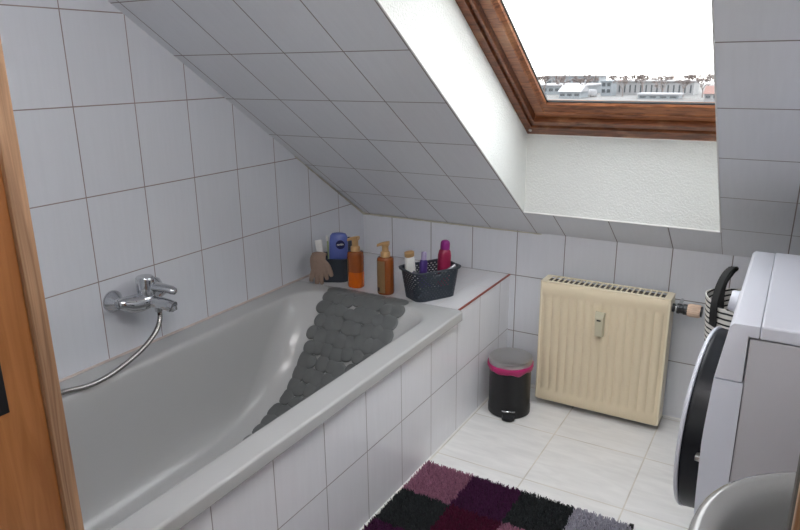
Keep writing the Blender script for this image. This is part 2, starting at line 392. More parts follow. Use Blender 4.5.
# ---- doorway lining
def jamb(sgn,x,name,n,label):
    r=empty(name,(x,YF,0)); struct(r,label,'door frame')
    mb=MB(); # lining towards the room; sgn=+1 left jamb (faces +x)
    mb.box(min(0,-sgn*.022),max(0,-sgn*.022),-.0215,.0,0,1.94,bev=.0015)
    mb.build('lining_edge',m_oak2,r)
    mb=MB(); mb.box(min(-sgn*.006,-sgn*.03),max(-sgn*.006,-sgn*.03),-.16,-.0217,0,1.94,bev=.001)
    mb.build('lining',m_oak,r)
    return r
j=jamb(1,.934,'door_1',0,'orange oak door frame post close to the camera at left')
mb=MB(); mb.box(-.0062,-.0052,-.085,-.0635,.93,1.01,bev=.0004); mb.build('strike_plate',m_black,j,loc=(0,0,0))
j=jamb(-1,1.732,'door_2',0,'oak door frame post close to the camera at right')
mb=MB(); mb.tube([(.001,-.004,0),(.001,-.004,1.94)],.0035,8); mb.build('seal',m_sealgrey,j)
# hall behind the camera
mb=MB(); x0,x1,y0,y1,zh=.2,2.9,-3.7,-2.26,2.4
hw=(1.3,2.1,1.0,2.1)
mb.add([(x0,y0,0),(x1,y0,0),(x1,y1,0),(x0,y1,0),(x0,y0,zh),(x1,y0,zh),(x1,y1,zh),(x0,y1,zh),(dx0,y1,0),(dx1,y1,0),(dx1,y1,2.0),(dx0,y1,1.94),(dx0,y1,zh),(dx1,y1,zh)],
 [(4,5,6,7),(1,2,6,5),(3,0,4,7),(3,8,11,12,7),(9,2,6,13,10),(11,10,13,12)])
mb.add([(dx0,y1,0),(dx0,YF,0),(dx0,YF,1.94),(dx0,y1,1.94),(dx1,y1,0),(dx1,YF,0),(dx1,YF,1.94),(dx1,y1,1.94)],[(0,1,2,3),(4,5,6,7),(3,2,6,7)])
a0,a1,b0,b1=hw
mb.add([(x0,y0,0),(x1,y0,0),(x1,y0,zh),(x0,y0,zh),(a0,y0,b0),(a1,y0,b0),(a1,y0,b1),(a0,y0,b1)],[(0,1,5,4),(1,2,6,5),(2,3,7,6),(3,0,4,7)])
struct(mb.build('wall_hall',m_hallwall),'cream painted hall walls outside the doorway','wall')
struct(link('floor_hall',[(x0,y0,0),(x1,y0,0),(x1,YF,0),(x0,YF,0)],[(0,1,2,3)],m_hallfloor),'wood laminate floor of the hall','floor')

y0h=y0
wn=empty('fill_window',((hw[0]+hw[1])/2,y0h,hw[2])); struct(wn,'added hall window behind the camera, unseen, for fill daylight','window')  # unseen window added to send fill daylight through the doorway
def wbx(name,x0_,x1_,z0_,z1_,ya_=-.03,yb_=.03,m=None):
    mb=MB(); c=wn.location; mb.box(x0_-c.x,x1_-c.x,ya_,yb_,z0_-c.z,z1_-c.z,bev=.004); return mb.build(name,m or m_white,wn)
wbx('frame',hw[0],hw[1],hw[2],hw[2]+.06); wbx('frame',hw[0],hw[1],hw[3]-.06,hw[3]); wbx('frame',hw[0],hw[0]+.06,hw[2]+.06,hw[3]-.06); wbx('frame',hw[1]-.06,hw[1],hw[2]+.06,hw[3]-.06)
wbx('pane',hw[0]+.06,hw[1]-.06,hw[2]+.06,hw[3]-.06,-.001,.001,m_glass)

# ------------------------------------------------------------ bathtub
far=[(.4835,-.553),(.479,-.563),(.465,-.590),(.43,-.628),(.40,-.655),(.34,-.706),(.257,-.768),(.176,-.858),(.133,-.958),(.107,-1.06),(.094,-1.2)]
rg=[]
x0,x1,ya,yb=.003,.748,-2.095,-.4925
for z,i,r in((.446,.004,.008),(.449,0,.010),(.4505,0,.010),(.4765,0,.010),(.4780,.0003,.010),(.4810,.0015,.010),(.4830,.0042,.012),(.4838,.0085,.014),(.4838,.0100,.015)):
    rg.append(rrect(x0+ (0 if i<.003 else i*.3),x1-i,ya+i,yb-i*.3,r,z))
rg.append(rrect(.077,.684,-2.033,-.537,.11,.4838)); rg.append(rrect(.080,.681,-2.03,-.540,.11,.4838))
keys=[ # z, x0, x1, yfar, ynear, r
(.4835,.088,.674,-.549,-2.02,.12),(.4815,.094,.667,-.556,-2.01,.12),(.476,.099,.661,-.566,-2.0,.12),(.462,.104,.654,-.590,-1.99,.125),
(.43,.108,.649,-.628,-1.985,.13),(.34,.114,.640,-.706,-1.97,.14),(.257,.120,.638,-.768,-1.95,.14),(.176,.134,.622,-.858,-1.93,.14),
(.133,.158,.600,-.958,-1.90,.13),(.107,.190,.565,-1.06,-1.86,.12),(.095,.23,.52,-1.18,-1.80,.11),(.092,.28,.47,-1.3,-1.7,.08)]
K=[Vector(k[:3]) for k in keys]; K2=[Vector(k[3:]) for k in keys]
A=spline(K,4); B=spline(K2,4)
for a,b in zip(A,B): rg.append(rrect(a.y,a.z,b.y,b.x,b.z,a.x))
mb=MB(); mb.rings(rg,0,False,True)
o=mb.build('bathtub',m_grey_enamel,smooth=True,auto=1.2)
tag(o,'grey enamelled built-in bathtub with sloping far end and tiled apron','bathtub')

# bath mat of pebbles, draped over the rim and down the sloping end
path=[(-.512,.4862),(-.54,.4862),(-.556,.4845),(-.567,.479),(-.592,.464),(-.63,.432),(-.657,.402),(-.708,.342),(-.770,.259),(-.860,.178),(-.960,.135),(-1.062,.109),(-1.2,.096),(-1.32,.0945)]
pp=spline([Vector((0,a,b)) for a,b in path],10)
L=[0]
for i in range(1,len(pp)): L.append(L[-1]+(pp[i]-pp[i-1]).length)
def at(s):
    s=max(0,min(s,L[-1]-1e-5)); i=0
    while L[i+1]<s: i+=1
    t=(s-L[i])/(L[i+1]-L[i]); p=pp[i].lerp(pp[i+1],t); d=(pp[min(i+2,len(pp)-1)]-pp[max(i-1,0)]).normalized()
    n=d.cross(Vector((1,0,0))); 
    if n.z<0:n=-n
    if i<1: n=Vector((0,0,1))
    return p,n
mb=MB(); R_=random.Random(5)
xs0,xs1=.190,.553; smax=[L[i] for i in range(len(pp)) if pp[i].y<-1.10][0]; cells=[]; row=0; s=.018
while s<smax:
    nx=8; off=.012 if row%2 else 0
    for i in range(nx):
        x=xs0+.034+(xs1-xs0-.068)*(i/(nx-1))+(off-.006)
        r=R_.uniform(.029,.0385)
        cells.append((x+R_.uniform(-.008,.008),s+R_.uniform(-.008,.008),r,R_.uniform(0,PI),R_.uniform(.86,1)))
    row+=1; s+=.0525
for (x,s,r,a,el) in cells:
    n=20; prof=[(1,-.0005),(1.0,.0018),(.93,.0038),(.75,.0050),(.4,.0058),(.05,.006)]; v=[];f=[]
    s=max(s,r*.55)
    for q,h in prof:
        for i in range(n):
            t=2*PI*i/n; dx=r*q*math.cos(t); dy=r*el*q*math.sin(t)
            X=dx*math.cos(a)-dy*math.sin(a); Y=dx*math.sin(a)+dy*math.cos(a)
            P,N=at(s+Y); v.append(Vector((x+X,P.y,P.z))+N*(h+.0022))
    for k in range(len(prof)-1):
        for i in range(n): j=(i+1)%n; f.append((k*n+i,k*n+j,(k+1)*n+j,(k+1)*n+i))
    f.append(tuple((len(prof)-1)*n+i for i in range(n)))
    mb.add(v,f)
o=mb.build('bath_mat',m_mat,smooth=True,auto=1.3)
tag(o,'dark grey pebble-textured bath mat draped down the sloping end of the tub','bath mat')

# ------------------------------------------------------------ faucet + hose
fc=empty('bath_faucet',(0,-1.28,.66)); tag(fc,'chrome single-lever bath mixer on the left tiled wall','faucet')
for dy in (-.075,.075):
    mb=MB(); mb.lathe([(.034,0),(.034,.003),(.031,.008),(.020,.022),(.0155,.028),(.0155,.045)],32,mat=T(0,dy,0)@rot('Y',PI/2)); mb.build('escutcheon',m_chrome,fc,True)
mb=MB()
P=[(.040,-.087,-.002),(.045,-.068,-.003),(.052,-.040,-.010),(.060,-.010,-.008),(.060,.02,-.004),(.052,.05,0),(.042,.085,0)]
mb.tube(P,[.015,.021,.027,.029,.028,.022,.018,.0145],20,sub=6)
mb.lathe([(.026,-.02),(.028,-.012),(.028,0),(.0245,.012)],28,mat=T(.06,.0,0))
mb.build('mixer_body',m_chrome,fc,True)
mb=MB(); mb.lathe([(.024,.008),(.027,.012),(.0275,.055),(.0265,.063),(.023,.067),(.004,.0675)],32,mat=T(.060,.0,0)); mb.build('cartridge_cap',m_chrome,fc,True)
mb=MB()
lr=[]
for t,w,h,z in((0,.018,.014,.034),(.3,.017,.014,.033),(.6,.016,.0125,.029),(.85,.0165,.013,.024),(.96,.014,.010,.021),(1,.008,.005,.020)):
    c=Vector((.075+.070*t,.010+.030*t,z)); d=Vector((.07,.03,0)).normalized(); sd=Vector((-d.y,d.x,0))
    lr.append([c+sd*(w*math.cos(k*PI/8))+Vector((0,0,h*math.sin(k*PI/8))) for k in range(16)])
mb.rings(lr); mb.build('lever',m_chrome,fc,True)
mb=MB(); mb.tube([(.06,.0,-.012),(.09,.008,-.012),(.125,.016,-.016),(.150,.022,-.022)],[.022,.020,.018,.018,.018,.0165],20,sub=5)
mb.tube([(.140,.020,-.02),(.142,.021,-.034)],[.0165,.0155],20)
mb.build('spout',m_chrome,fc,True)
mb=MB(); mb.lathe([(.011,-.052),(.012,-.040),(.0105,-.030),(.012,-.02)],18,mat=T(.072,.028,0)); mb.build('hose_nut',m_chrome,fc,True)
hp=spline([(.072,-1.252,.614),(.077,-1.254,.596),(.084,-1.268,.573),(.093,-1.299,.549),(.099,-1.352,.523),(.103,-1.418,.503),(.105,-1.480,.491),(.104,-1.542,.489),(.092,-1.612,.497),(.072,-1.72,.4945),(.055,-1.84,.4925),(.05,-1.98,.4925)],26)
mb=MB(); mb.tube(hp,[.0066 if (i%2) else .0080 for i in range(len(hp))],10)
o=mb.build('shower_hose',m_hose,None,True,auto=2); tag(o,'ribbed steel shower hose hanging from the mixer onto the tub rim','hose')

# ------------------------------------------------------------ bottles, baskets
def basket(name,loc,rz,lx,ly,h,taper,label,holes,group):
    r=empty(name,loc,(0,0,rz)); tag(r,label,'basket',group)
    # perforated wall: grid around perimeter, leaving out the holes
    def ring(z,out=0):
        k=1-taper*(1-z/h); return rrect(-lx/2*k-out,lx/2*k+out,-ly/2*k-out,ly/2*k+out,.032,z,6,12)
    n0=len(ring(0)); per=[ring(h)]; 
    cum=[0]
    for i in range(n0): cum.append(cum[-1]+(per[0][(i+1)%n0]-per[0][i]).length)
    N=int(round(cum[-1]/.0042/2))*2; rows=int(h/.0042)
    def pt(u,z,out):
        rr_=ring(z,out); t=u/N*cum[-1]; i=0
        while i<n0-1 and cum[i+1]<t: i+=1
        f_=(t-cum[i])/(cum[i+1]-cum[i]); return rr_[i].lerp(rr_[(i+1)%n0],f_)
    mb=MB(); vv=[];f=[]
    for out in (0,-.0022):
        for k in range(rows+1):
            rr_=None
            for u in range(N): vv.append(pt(u,h*k/rows,out))
    off=(rows+1)*N
    def solid(u,k):
        u%=N
        if k<2 or k>=rows-2: return True
        if not holes: return True
        return not((u+ (2 if (k//2)%2 else 0))%4<2 and k%2==0)
    for k in range(rows):
        for u in range(N):
            if not solid(u,k): continue
            j=(u+1)%N
            f.append((k*N+u,k*N+j,(k+1)*N+j,(k+1)*N+u)); f.append((off+k*N+u,off+k*N+j,off+(k+1)*N+j,off+(k+1)*N+u))
    mb.add(vv,f); mb.add([p+Vector((0,0,.0015)) for p in ring(0)],[tuple(range(n0))])
    o=mb.build('wall',m_slate,r)
    mb=MB(); rg=[]
    P=ring(h); out=ring(h,.006); 
    rg=[ring(h-.006,0),ring(h-.006,.0055),ring(h,.0065),ring(h+.0015,.003),ring(h,-.0025)]
    mb.rings(rg,0,False,False); mb.build('rim',m_slate,r,True,auto=1.2)
    return r
lb=basket('storage_basket',(.564,-.402,ZT),math.radians(60),.204,.132,.116,.15,'larger dark slate perforated plastic basket at the right of the ledge',True,None)
sb=basket('storage_basket',(.118,-.412,ZT),math.radians(24),.155,.105,.100,.14,'smaller dark blue-grey plastic basket in the ledge corner behind the glove',False,None)
del_=None
def inb(base,rz,dx,dy,z=.004):
    c,s=math.cos(rz),math.sin(rz); return (base[0]+dx*c-dy*s,base[1]+dx*s+dy*c,ZT+z)
LB=(.564,-.402); LR=math.radians(60); SB=(.118,-.412); SR=math.radians(24)

def pump(loc,rz,h,label,fill,lab):
    r=empty('pump_bottle',loc,(0,0,rz)); tag(r,label,'bottle')
    mb=MB(); R=.0325
    sec=lambda k,z:[Vector((R*k*math.copysign(abs(math.cos(a))**.8,math.cos(a)),R*.86*k*math.copysign(abs(math.sin(a))**.8,math.sin(a)),z)) for a in [2*PI*i/36 for i in range(36)]]
    if fill: 
        mb.rings([sec(k,z) for k,z in((.86,0),(.97,.003),(1,.010),(1,.065))],1,True,False)
        mb.rings([sec(k,z) for k,z in((1,.065),(1,.128),(.97,.140),(.90,.1455),(.5,.147),(.42,.150))],0,False,True)
    else:
        mb.rings([sec(k,z) for k,z in((.86,0),(.97,.003),(1,.010),(1,.128),(.97,.140),(.90,.1455),(.5,.147),(.42,.150))],0)
    mb.build('bottle_body',[m_amber,m_amber2],r,True,auto=.9)
    # label band wrapped on the front
    a0,a1,z0,z1=lab; v=[];f=[];n=12
    for k in range(n+1):
        a=a0+(a1-a0)*k/n; c=math.copysign(abs(math.cos(a))**.8,math.cos(a)); s_=math.copysign(abs(math.sin(a))**.8,math.sin(a))
        for z in (z0,z1): v.append((R*1.006*c,R*.866*s_,z))
    for k in range(n): f.append((2*k,2*k+2,2*k+3,2*k+1))
    lb_=link('front_label',v,f,m_goldlabel,r,True)
    v=[];f=[]
    for k in range(n+1):
        a=a0+(a1-a0)*(.18+.4*k/n); c=math.copysign(abs(math.cos(a))**.8,math.cos(a)); s_=math.copysign(abs(math.sin(a))**.8,math.sin(a))
        for z in (.014,.030): v.append((R*1.014*c,R*.873*s_,z))
    for k in range(n): f.append((2*k,2*k+2,2*k+3,2*k+1))
    link('printed_square',v,f,m_labeldark,lb_,True)
    mb=MB(); mb.lathe([(.0185,.147),(.0185,.163),(.0165,.166),(.013,.168),(.0125,.186),(.0135,.187),(.0135,.197)],24)
    hd=[]
    for t in range(9):
        u=t/8; c=Vector((.015-.046*u,0,.201-.0015-.010*u*u)); w=.0135*(1-.4*u); hh=.0085*(1-.35*u)
        hd.append([c+Vector((0,w*math.cos(q*PI/8),hh*math.sin(q*PI/8))) for q in range(16)])
    mb.rings(hd); mb.build('pump_head',m_gold,r,True,auto=.8)
    return r
pump((.257,-.447,ZT),math.radians(8),.2,'amber pump bottle with orange soap left, beside the smaller basket',True,(PI*1.08,PI*1.30,.02,.118))
pump((.404,-.461,ZT),math.radians(18),.2,'amber pump bottle with wide gold label, beside the larger basket',False,(PI*1.10,PI*1.52,.008,.135))

# blue bottle with round emblem
bb=empty('shower_gel_bottle',inb(SB,SR,.022,.004),(math.radians(-2),math.radians(2),SR+.10)); tag(bb,'blue shampoo bottle with round navy emblem standing in the smaller basket','bottle')
sec=lambda wx,wy,z:[Vector((wx*math.copysign(abs(math.cos(a))**.75,math.cos(a)),wy*math.copysign(abs(math.sin(a))**.75,math.sin(a)),z)) for a in [2*PI*i/40 for i in range(40)]]
mb=MB(); mb.rings([sec(a,b,z) for a,b,z in((.024,.014,.03),(.030,.018,.034),(.037,.021,.06),(.039,.022,.11),(.038,.021,.155),(.035,.019,.178),(.028,.015,.188),(.014,.008,.191))])
mb.build('bottle_body',m_blue,bb,True,auto=.9)
mb=MB(); mb.rings([sec(a,b,z) for a,b,z in((.020,.012,0),(.022,.013,.003),(.023,.0135,.030))]); mb.build('cap',m_white,bb,True)
def disc(r,y,n=32):
    v=[(r*math.cos(2*PI*i/n),y,r*math.sin(2*PI*i/n)) for i in range(n)]; return v
mb=MB(); y=-.0232
mb.rings([[Vector(p)+Vector((.009,0,.146)) for p in disc(.0185,y+.002)],[Vector(p)+Vector((.009,0,.146)) for p in disc(.0185,y)]]); em=mb.build('emblem',m_navy,bb)
def text(s,size,mat,parent,loc,rotm,name='lettering'):
    cu=bpy.data.curves.new(name,'FONT'); cu.body=s; cu.size=size; cu.align_x='CENTER'; cu.align_y='CENTER'; cu.extrude=.0003; cu.offset=.00025
    to=bpy.data.objects.new('tmp',cu); COL.objects.link(to)
    dg=bpy.context.evaluated_depsgraph_get(); me=bpy.data.meshes.new_from_object(to.evaluated_get(dg))
    bpy.data.objects.remove(to); me.materials.clear(); me.materials.append(mat)
    o=bpy.data.objects.new(name,me); COL.objects.link(o); o.parent=parent; o.location=loc; o.rotation_euler=rotm; return o
text('NIVEA',.0098,m_white,em,(.009,y-.0006,.146),(PI/2,math.radians(-8),0))

def tube_item(name,loc,rot_,mats,secs,label,cat,capsecs=None,capmat=None,capname='cap',group=None):
    r=empty(name,loc,rot_); tag(r,label,cat,group)
    mb=MB(); mb.rings([sec(a,b,z) for a,b,z in secs]); mb.build('bottle_body' if 'bottle' in name else 'tube_body',mats,r,True,auto=.9)
    if capsecs:
        mb=MB(); mb.rings([sec(a,b,z) for a,b,z in capsecs]); mb.build(capname,capmat,r,True,auto=.9)
    return r
tube_item('squeeze_tube',inb(SB,SR,-.036,.000,.004),(0,math.radians(-7),SR+.2),m_white,((.010,.008,.0),(.012,.010,.02),(.013,.009,.09),(.014,.006,.13),(.0145,.002,.163)),'white squeeze tube leaning out of the smaller basket above the glove','tube')
mb=MB(); tbp=inb(SB,SR,-.018,.030,.004)
r=empty('toothbrush',tbp,(math.radians(-3),math.radians(-3),SR)); tag(r,'slim pale green brush standing between white tube and blue bottle','brush')
mb.tube([(0,0,0),(0,0,.09),(0,.001,.14),(0,0,.165)],[.0035,.005,.0042,.003,.0042],10,sub=4); mb.build('handle',m_paleg,r,True)
mb=MB(); mb.box(-.004,.004,-.012,-.003,.150,.172,bev=.001); mb.build('bristles',m_white,r)

r=empty('hair_brush',inb(SB,SR,.048,.038,.004),(math.radians(-4),math.radians(6),SR)); tag(r,'black dotted brush behind the blue bottle in the smaller basket','brush')
mb=MB(); mb.tube([(0,0,0),(0,0,.09)],[.006,.007],10); mb.rings([sec(a,b,z) for a,b,z in((.008,.006,.085),(.016,.008,.10),(.018,.009,.13),(.016,.008,.155),(.008,.005,.165))]); mb.build('brush_body',m_slate,r,True)
mb=MB()
for i in range(5):
    for k in range(8): mb.lathe([(.0009,0),(.0015,.006)],6,mat=T(-.011+.0055*i,-.008,.098+.0075*k)@rot('X',PI/2))
tag(mb.build('bristle_tips',m_silver,r),kind='stuff')

# glove: knit palm with five fingers, hanging over the basket front
gl=MB()
def limb(P,rad,flat=.5,n=12):
    pts=spline([Vector(p) for p in P],5); R=[]
    for i in range(len(pts)):
        t=i/(len(pts)-1)*(len(rad)-1); k=min(int(t),len(rad)-2); R.append(rad[k]*(1-(t-k))+rad[k+1]*(t-k))
    rg=[]
    for i,(p,r) in enumerate(zip(pts,R)):
        d=(pts[min(i+1,len(pts)-1)]-pts[max(i-1,0)]).normalized(); sd=d.cross(Vector((0,1,0))); sd=Vector((1,0,0)) if sd.length<.2 else sd.normalized(); nn=sd.cross(d).normalized()
        rg.append([p+sd*(r*math.cos(2*PI*k/n))+nn*(r*flat*math.sin(2*PI*k/n)) for k in range(n)])
    # rounded tip
    e=rg[-1]; c=sum(e,Vector())/n; d=(pts[-1]-pts[-2]).normalized()
    rg.append([c+(q-c)*.75+d*R[-1]*.45 for q in e]); rg.append([c+(q-c)*.3+d*R[-1]*.7 for q in e])
    gl.rings(rg)
g0=empty('exfoliating_glove',(0,0,0)); 
# local frame: x along basket front, z down the front, y outward(-)
limb([(-.004,.036,.016),(-.004,.012,.024),(-.003,-.008,.012),(-.001,-.012,-.014),(0,-.012,-.040)],[.026,.028,.030,.031,.029],.28,18)
limb([(-.020,-.012,-.034),(-.027,-.0125,-.056),(-.031,-.012,-.076)],[.0095,.009,.0078],.62)
limb([(-.007,-.0125,-.036),(-.009,-.0135,-.062),(-.010,-.0125,-.089)],[.0095,.0092,.0078],.62)
limb([(.008,-.0125,-.036),(.008,-.0138,-.060),(.009,-.0125,-.085)],[.0095,.009,.0078],.62)
limb([(.021,-.012,-.032),(.026,-.013,-.050),(.029,-.0125,-.066)],[.0090,.0085,.0072],.62)
limb([(.022,-.012,.0),(.036,-.0125,-.018),(.043,-.012,-.040),(.046,-.012,-.052)],[.0105,.010,.0092,.0080],.62)
gm=gl.build('knit',m_glove,None,True,auto=2)
bpy.data.objects.remove(g0); gm.name='exfoliating_glove'
# union the pieces into one skin
rm=gm.modifiers.new('r','REMESH'); rm.mode='VOXEL'; rm.voxel_size=.0016; rm.use_smooth_shade=True
gx=SB[0]+(-.040)*math.cos(SR)-(-.0535)*math.sin(SR); gy=SB[1]+(-.045)*math.sin(SR)+(-.0535)*math.cos(SR)
gm.scale=(1.12,1,1.06); gm.location=(gx,gy,ZT+.093); gm.rotation_euler=(0,0,SR-.1)
tag(gm,'taupe knitted exfoliating glove hanging over the front of the smaller basket','glove')

# larger basket contents
tube_item('lotion_bottle',inb(LB,LR,-.064,.030,.030),(math.radians(3),math.radians(-5),LR),m_white,((.017,.012,0),(.019,.014,.004),(.020,.015,.09),(.018,.013,.125),(.016,.012,.130)),'white lotion bottle with gold cap at the left end of the larger basket','bottle',((.0165,.0125,.130),(.0185,.014,.132),(.0185,.014,.148),(.015,.011,.150)),m_gold)
tube_item('roll_on_bottle',inb(LB,LR,-.022,.018,.030),(0,math.radians(3),LR),m_purple,((.012,.010,0),(.015,.0125,.003),(.015,.0125,.100),(.011,.010,.110)),'slim dark purple bottle with lilac cap, middle of the larger basket','bottle',((.0095,.0095,.110),(.0100,.0100,.112),(.0095,.0095,.138),(.006,.006,.141)),m_lilac)
tube_item('shampoo_bottle',inb(LB,LR,.060,.004,.030),(0,math.radians(4),LR),m_mag,((.022,.018,0),(.024,.020,.004),(.024,.021,.07),(.0245,.0215,.118),(.021,.019,.136),(.0165,.016,.142)),'raspberry coloured bottle with domed magenta cap, right in the larger basket','bottle',((.0165,.0165,.142),(.0170,.0170,.146),(.0165,.0165,.166),(.0135,.0135,.174),(.006,.006,.178)),m_mag2)
r=empty('razor',inb(LB,LR,.028,-.030,.078),(0,math.radians(62),LR-.25)); tag(r,'silver tube lying tilted across the right end of the larger basket','tube')
mb=MB(); mb.rings([sec(a,b,z) for a,b,z in((.008,.008,-.04),(.011,.010,-.03),(.012,.011,.03),(.013,.006,.060),(.013,.002,.072))]); mb.build('tube_body',m_silver,r,True)
r.name='silver_tube'
r=empty('hair_clip',inb(LB,LR,-.050,-.028,.085),(math.radians(-14),math.radians(-48),LR)); tag(r,'navy and silver clip sticking up behind the front of the larger basket','clip')
mb=MB(); mb.box(-.003,.003,-.004,.004,-.045,.045,bev=.0015); mb.build('clip_arm',m_silver,r)
mb=MB(); mb.box(-.0085,-.0035,-.004,.004,-.045,.045,bev=.0015); mb.build('clip_arm',m_purple,r)

# ------------------------------------------------------------ radiator
rx0,rx1,rz0,rz1,ryf,ryb=.918,1.386,.026,.522,-.150,-.062
ra=empty('radiator',((rx0+rx1)/2,ryb,0)); tag(ra,'cream panel radiator with grille top on the back wall','radiator')
off=Matrix.Translation(-ra.location)
def rp(mb,name,mat,smooth=False,parent=None,label=None,auto=.6):
    mb.v=[off@x for x in mb.v]; o=mb.build(name,mat,parent or ra,smooth,auto)
    if label:o['label']=label
    return o
mb=MB(); nch=14; pit=(rx1-rx0-.03)/nch
xs=[rx0+.004,rx0+.012]; hs=[0,0]
prof=[(0,0),(.10,0),(.2,1),(.8,1),(.9,0)]
X=[(rx0+.004,0),(rx0+.012,0)]
for k in range(nch):
    for f_,h_ in ((.0,0),(.03,0),(.11,1),(.89,1),(.97,0)): X.append((rx0+.015+(k+f_)*pit,h_))
X+=[(rx1-.015,0),(rx1-.004,0)]
Zr=[(rz0,0,0),(rz0+.004,0,1),(rz0+.040,0,1),(rz0+.048,.15,.6),(rz0+.060,1,0),(rz1-.062,1,0),(rz1-.050,.15,.6),(rz1-.045,0,1),(rz1-.004,0,1),(rz1,0,0)]
v=[];f=[]
for z,a,b in Zr:
    for x,h in X: v.append((x,ryf+.003-(a*h*.005)-(.0035*b),z))
nx=len(X)
for k in range(len(Zr)-1):
    for i in range(nx-1): f.append((k*nx+i,k*nx+i+1,(k+1)*nx+i+1,(k+1)*nx+i))
mb.add(v,f); mb.box(rx0+.004,rx1-.004,ryf+.004,ryf+.016,rz0,rz1-.001)
rp(mb,'front_panel',m_beige,True,auto=.9)
for x0,x1 in((rx0-.004,rx0+.004),(rx1-.004,rx1+.004)):
    mb=MB(); mb.box(x0,x1,ryf,ryb,rz0+.004,rz1+.004,bev=.0018); rp(mb,'side_cover',m_beige2)
mb=MB(); gy0,gy1=ryf+.006,ryb-.002
mb.box(rx0+.003,rx1-.003,ryf+.001,ryf+.014,rz1,rz1+.005,bev=.0015); mb.box(rx0+.003,rx1-.003,ryb-.010,ryb,rz1,rz1+.005,bev=.0015)
mb.box(rx0+.003,rx0+.018,ryf+.010,ryb-.006,rz1,rz1+.005); mb.box(rx1-.018,rx1-.003,ryf+.010,ryb-.006,rz1,rz1+.005)
ng=22
for i in range(ng+1):
    x=rx0+.018+(rx1-rx0-.036)*i/ng
    mb.box(x-.0028,x+.0028,ryf+.010,ryb-.006,rz1+.001,rz1+.0045)
rp(mb,'top_grille',m_beige2)
mb=MB(); mb.box(rx0+.01,rx1-.01,ryb-.012,ryb-.002,rz0+.01,rz1-.01)
for i in range(40):
    x=rx0+.014+(rx1-rx0-.028)*i/39; mb.box(x-.0008,x+.0008,ryf+.018,ryb-.013,rz0+.02,rz1-.02)
mb.box(rx0+.01,rx1-.01,ryf+.0175,ryb-.003,rz1-.014,rz1-.008); rp(mb,'convector_fins',m_finmat)
for x in (1.005,1.245):
    mb=MB(); mb.box(x-.012,x+.012,ryb-.06,-.001,.012,.040,bev=.002); mb.box(x-.012,x+.012,ryb-.030,ryb-.002,.0,.014,bev=.001); rp(mb,'foot_bracket',m_steel,label='grey metal foot')
mb=MB(); mb.box(rx0+.05,rx1-.05,ryb-.001,-.001,.42,.44); rp(mb,'wall_bracket',m_finmat)
mb=MB(); mb.lathe([(.011,0),(.011,.012),(.007,.016)],6,mat=T(rx0-.004,-.095,.052)@rot('Y',-PI/2)); rp(mb,'blind_plug',m_dark,label='dark screw plug')
mb=MB(); x0,x1=1.134,1.168
hr=[[Vector((x0+a,y,z)) for a,y in ((0,0),(x1-x0-2*a_,0))] for a_,z,y in ()]
v=[(x0,ryf-.004,.345),(x1,ryf-.004,.345),(x1+.001,ryf-.004,.440),(x0-.001,ryf-.004,.440),
   (x0+.004,ryf-.020,.347),(x1-.004,ryf-.020,.347),(x1-.002,ryf-.026,.421),(x0+.002,ryf-.026,.421),(x0+.001,ryf-.018,.441),(x1-.001,ryf-.018,.441)]
mb.add(v,[(0,1,5,4),(4,5,6,7),(7,6,9,8),(8,9,2,3),(1,2,9,6,5),(0,4,7,8,3),(0,3,2,1)])
al=rp(mb,'heat_meter',m_beigegrey,label='small greyish heat cost meter on the front panel')
mb=MB(); v=[(x0+.009,ryf-.0262,.409),(x1-.010,ryf-.0262,.409),(x1-.010,ryf-.0267,.4155),(x0+.009,ryf-.0267,.4155)]; mb.add(v,[(0,1,2,3)]); rp(mb,'display',m_black,parent=al)
# valve
mb=MB(); M0=T(rx1+.004,-.105,.484)@rot('Y',PI/2)
mb.lathe([(.016,0),(.016,.007),(.0125,.009),(.0125,.014),(.0185,.016),(.0185,.024),(.0165,.027),(.0165,.034),(.0195,.038),(.0195,.052)],12,mat=M0); rp(mb,'valve_body',m_black,True,auto=.5,label='black and chrome valve')
mb=MB(); mb.lathe([(.0115,.0085),(.0125,.010),(.0125,.014),(.0115,.0155)],20,mat=M0); rp(mb,'union_nut',m_chrome,True)
mb=MB(); mb.tube([(rx1+.022,-.105,.484),(rx1+.022,-.06,.484),(rx1+.022,-.001,.484)],.006,12); rp(mb,'pipe',m_chrome,True)
mb=MB(); n=40; pr_=[(.019,.050),(.0215,.054),(.0225,.060),(.0225,.088),(.0205,.093)]; rg=[]
for r_,z in pr_: rg.append([M0@Vector(((r_+(.0009 if i%2 else -.0005))*math.cos(2*PI*i/n),(r_+(.0009 if i%2 else -.0005))*math.sin(2*PI*i/n),z)) for i in range(n)])
mb.rings(rg); rp(mb,'thermostat_head',m_valve,True,auto=.5,label='ribbed pinkish cream thermostat head')
mb=MB(); mb.lathe([(.0195,.0932),(.0195,.0985),(.016,.100)],28,mat=M0); rp(mb,'thermostat_cap',m_black,True)

# ------------------------------------------------------------ pedal bin
bn=empty('pedal_bin',(.842,-.250,0),(0,0,math.radians(20))); tag(bn,'small black pedal bin with steel lid and magenta bag, beside the radiator','bin')
mb=MB(); mb.lathe([(.078,0),(.083,.004),(.083,.030),(.081,.034),(.081,.205),(.079,.207),(.079,.20)],48); mb.build('bin_body',m_binblack,bn,True,auto=.5)
mb=MB(); rg=[]; n=64; R_=random.Random(3)
for k,(r_,z) in enumerate([(.079,.205),(.086,.212),(.089,.207),(.0885,.198),(.0865,.190),(.0835,.186),(.0818,.189)]):
    rg.append([Vector(((r_+.0045*noise.noise(Vector((i*.4,k*.7,1))))*math.cos(2*PI*i/n),(r_+.002*noise.noise(Vector((i*.5,k*.7,1))))*math.sin(2*PI*i/n),z+.011*noise.noise(Vector((i*.22,k*.2,5)))*(1 if k>1 else .3))) for i in range(n)])
mb.rings(rg,0,False,False)
mb.build('bin_bag',m_magenta,bn,True,auto=2)
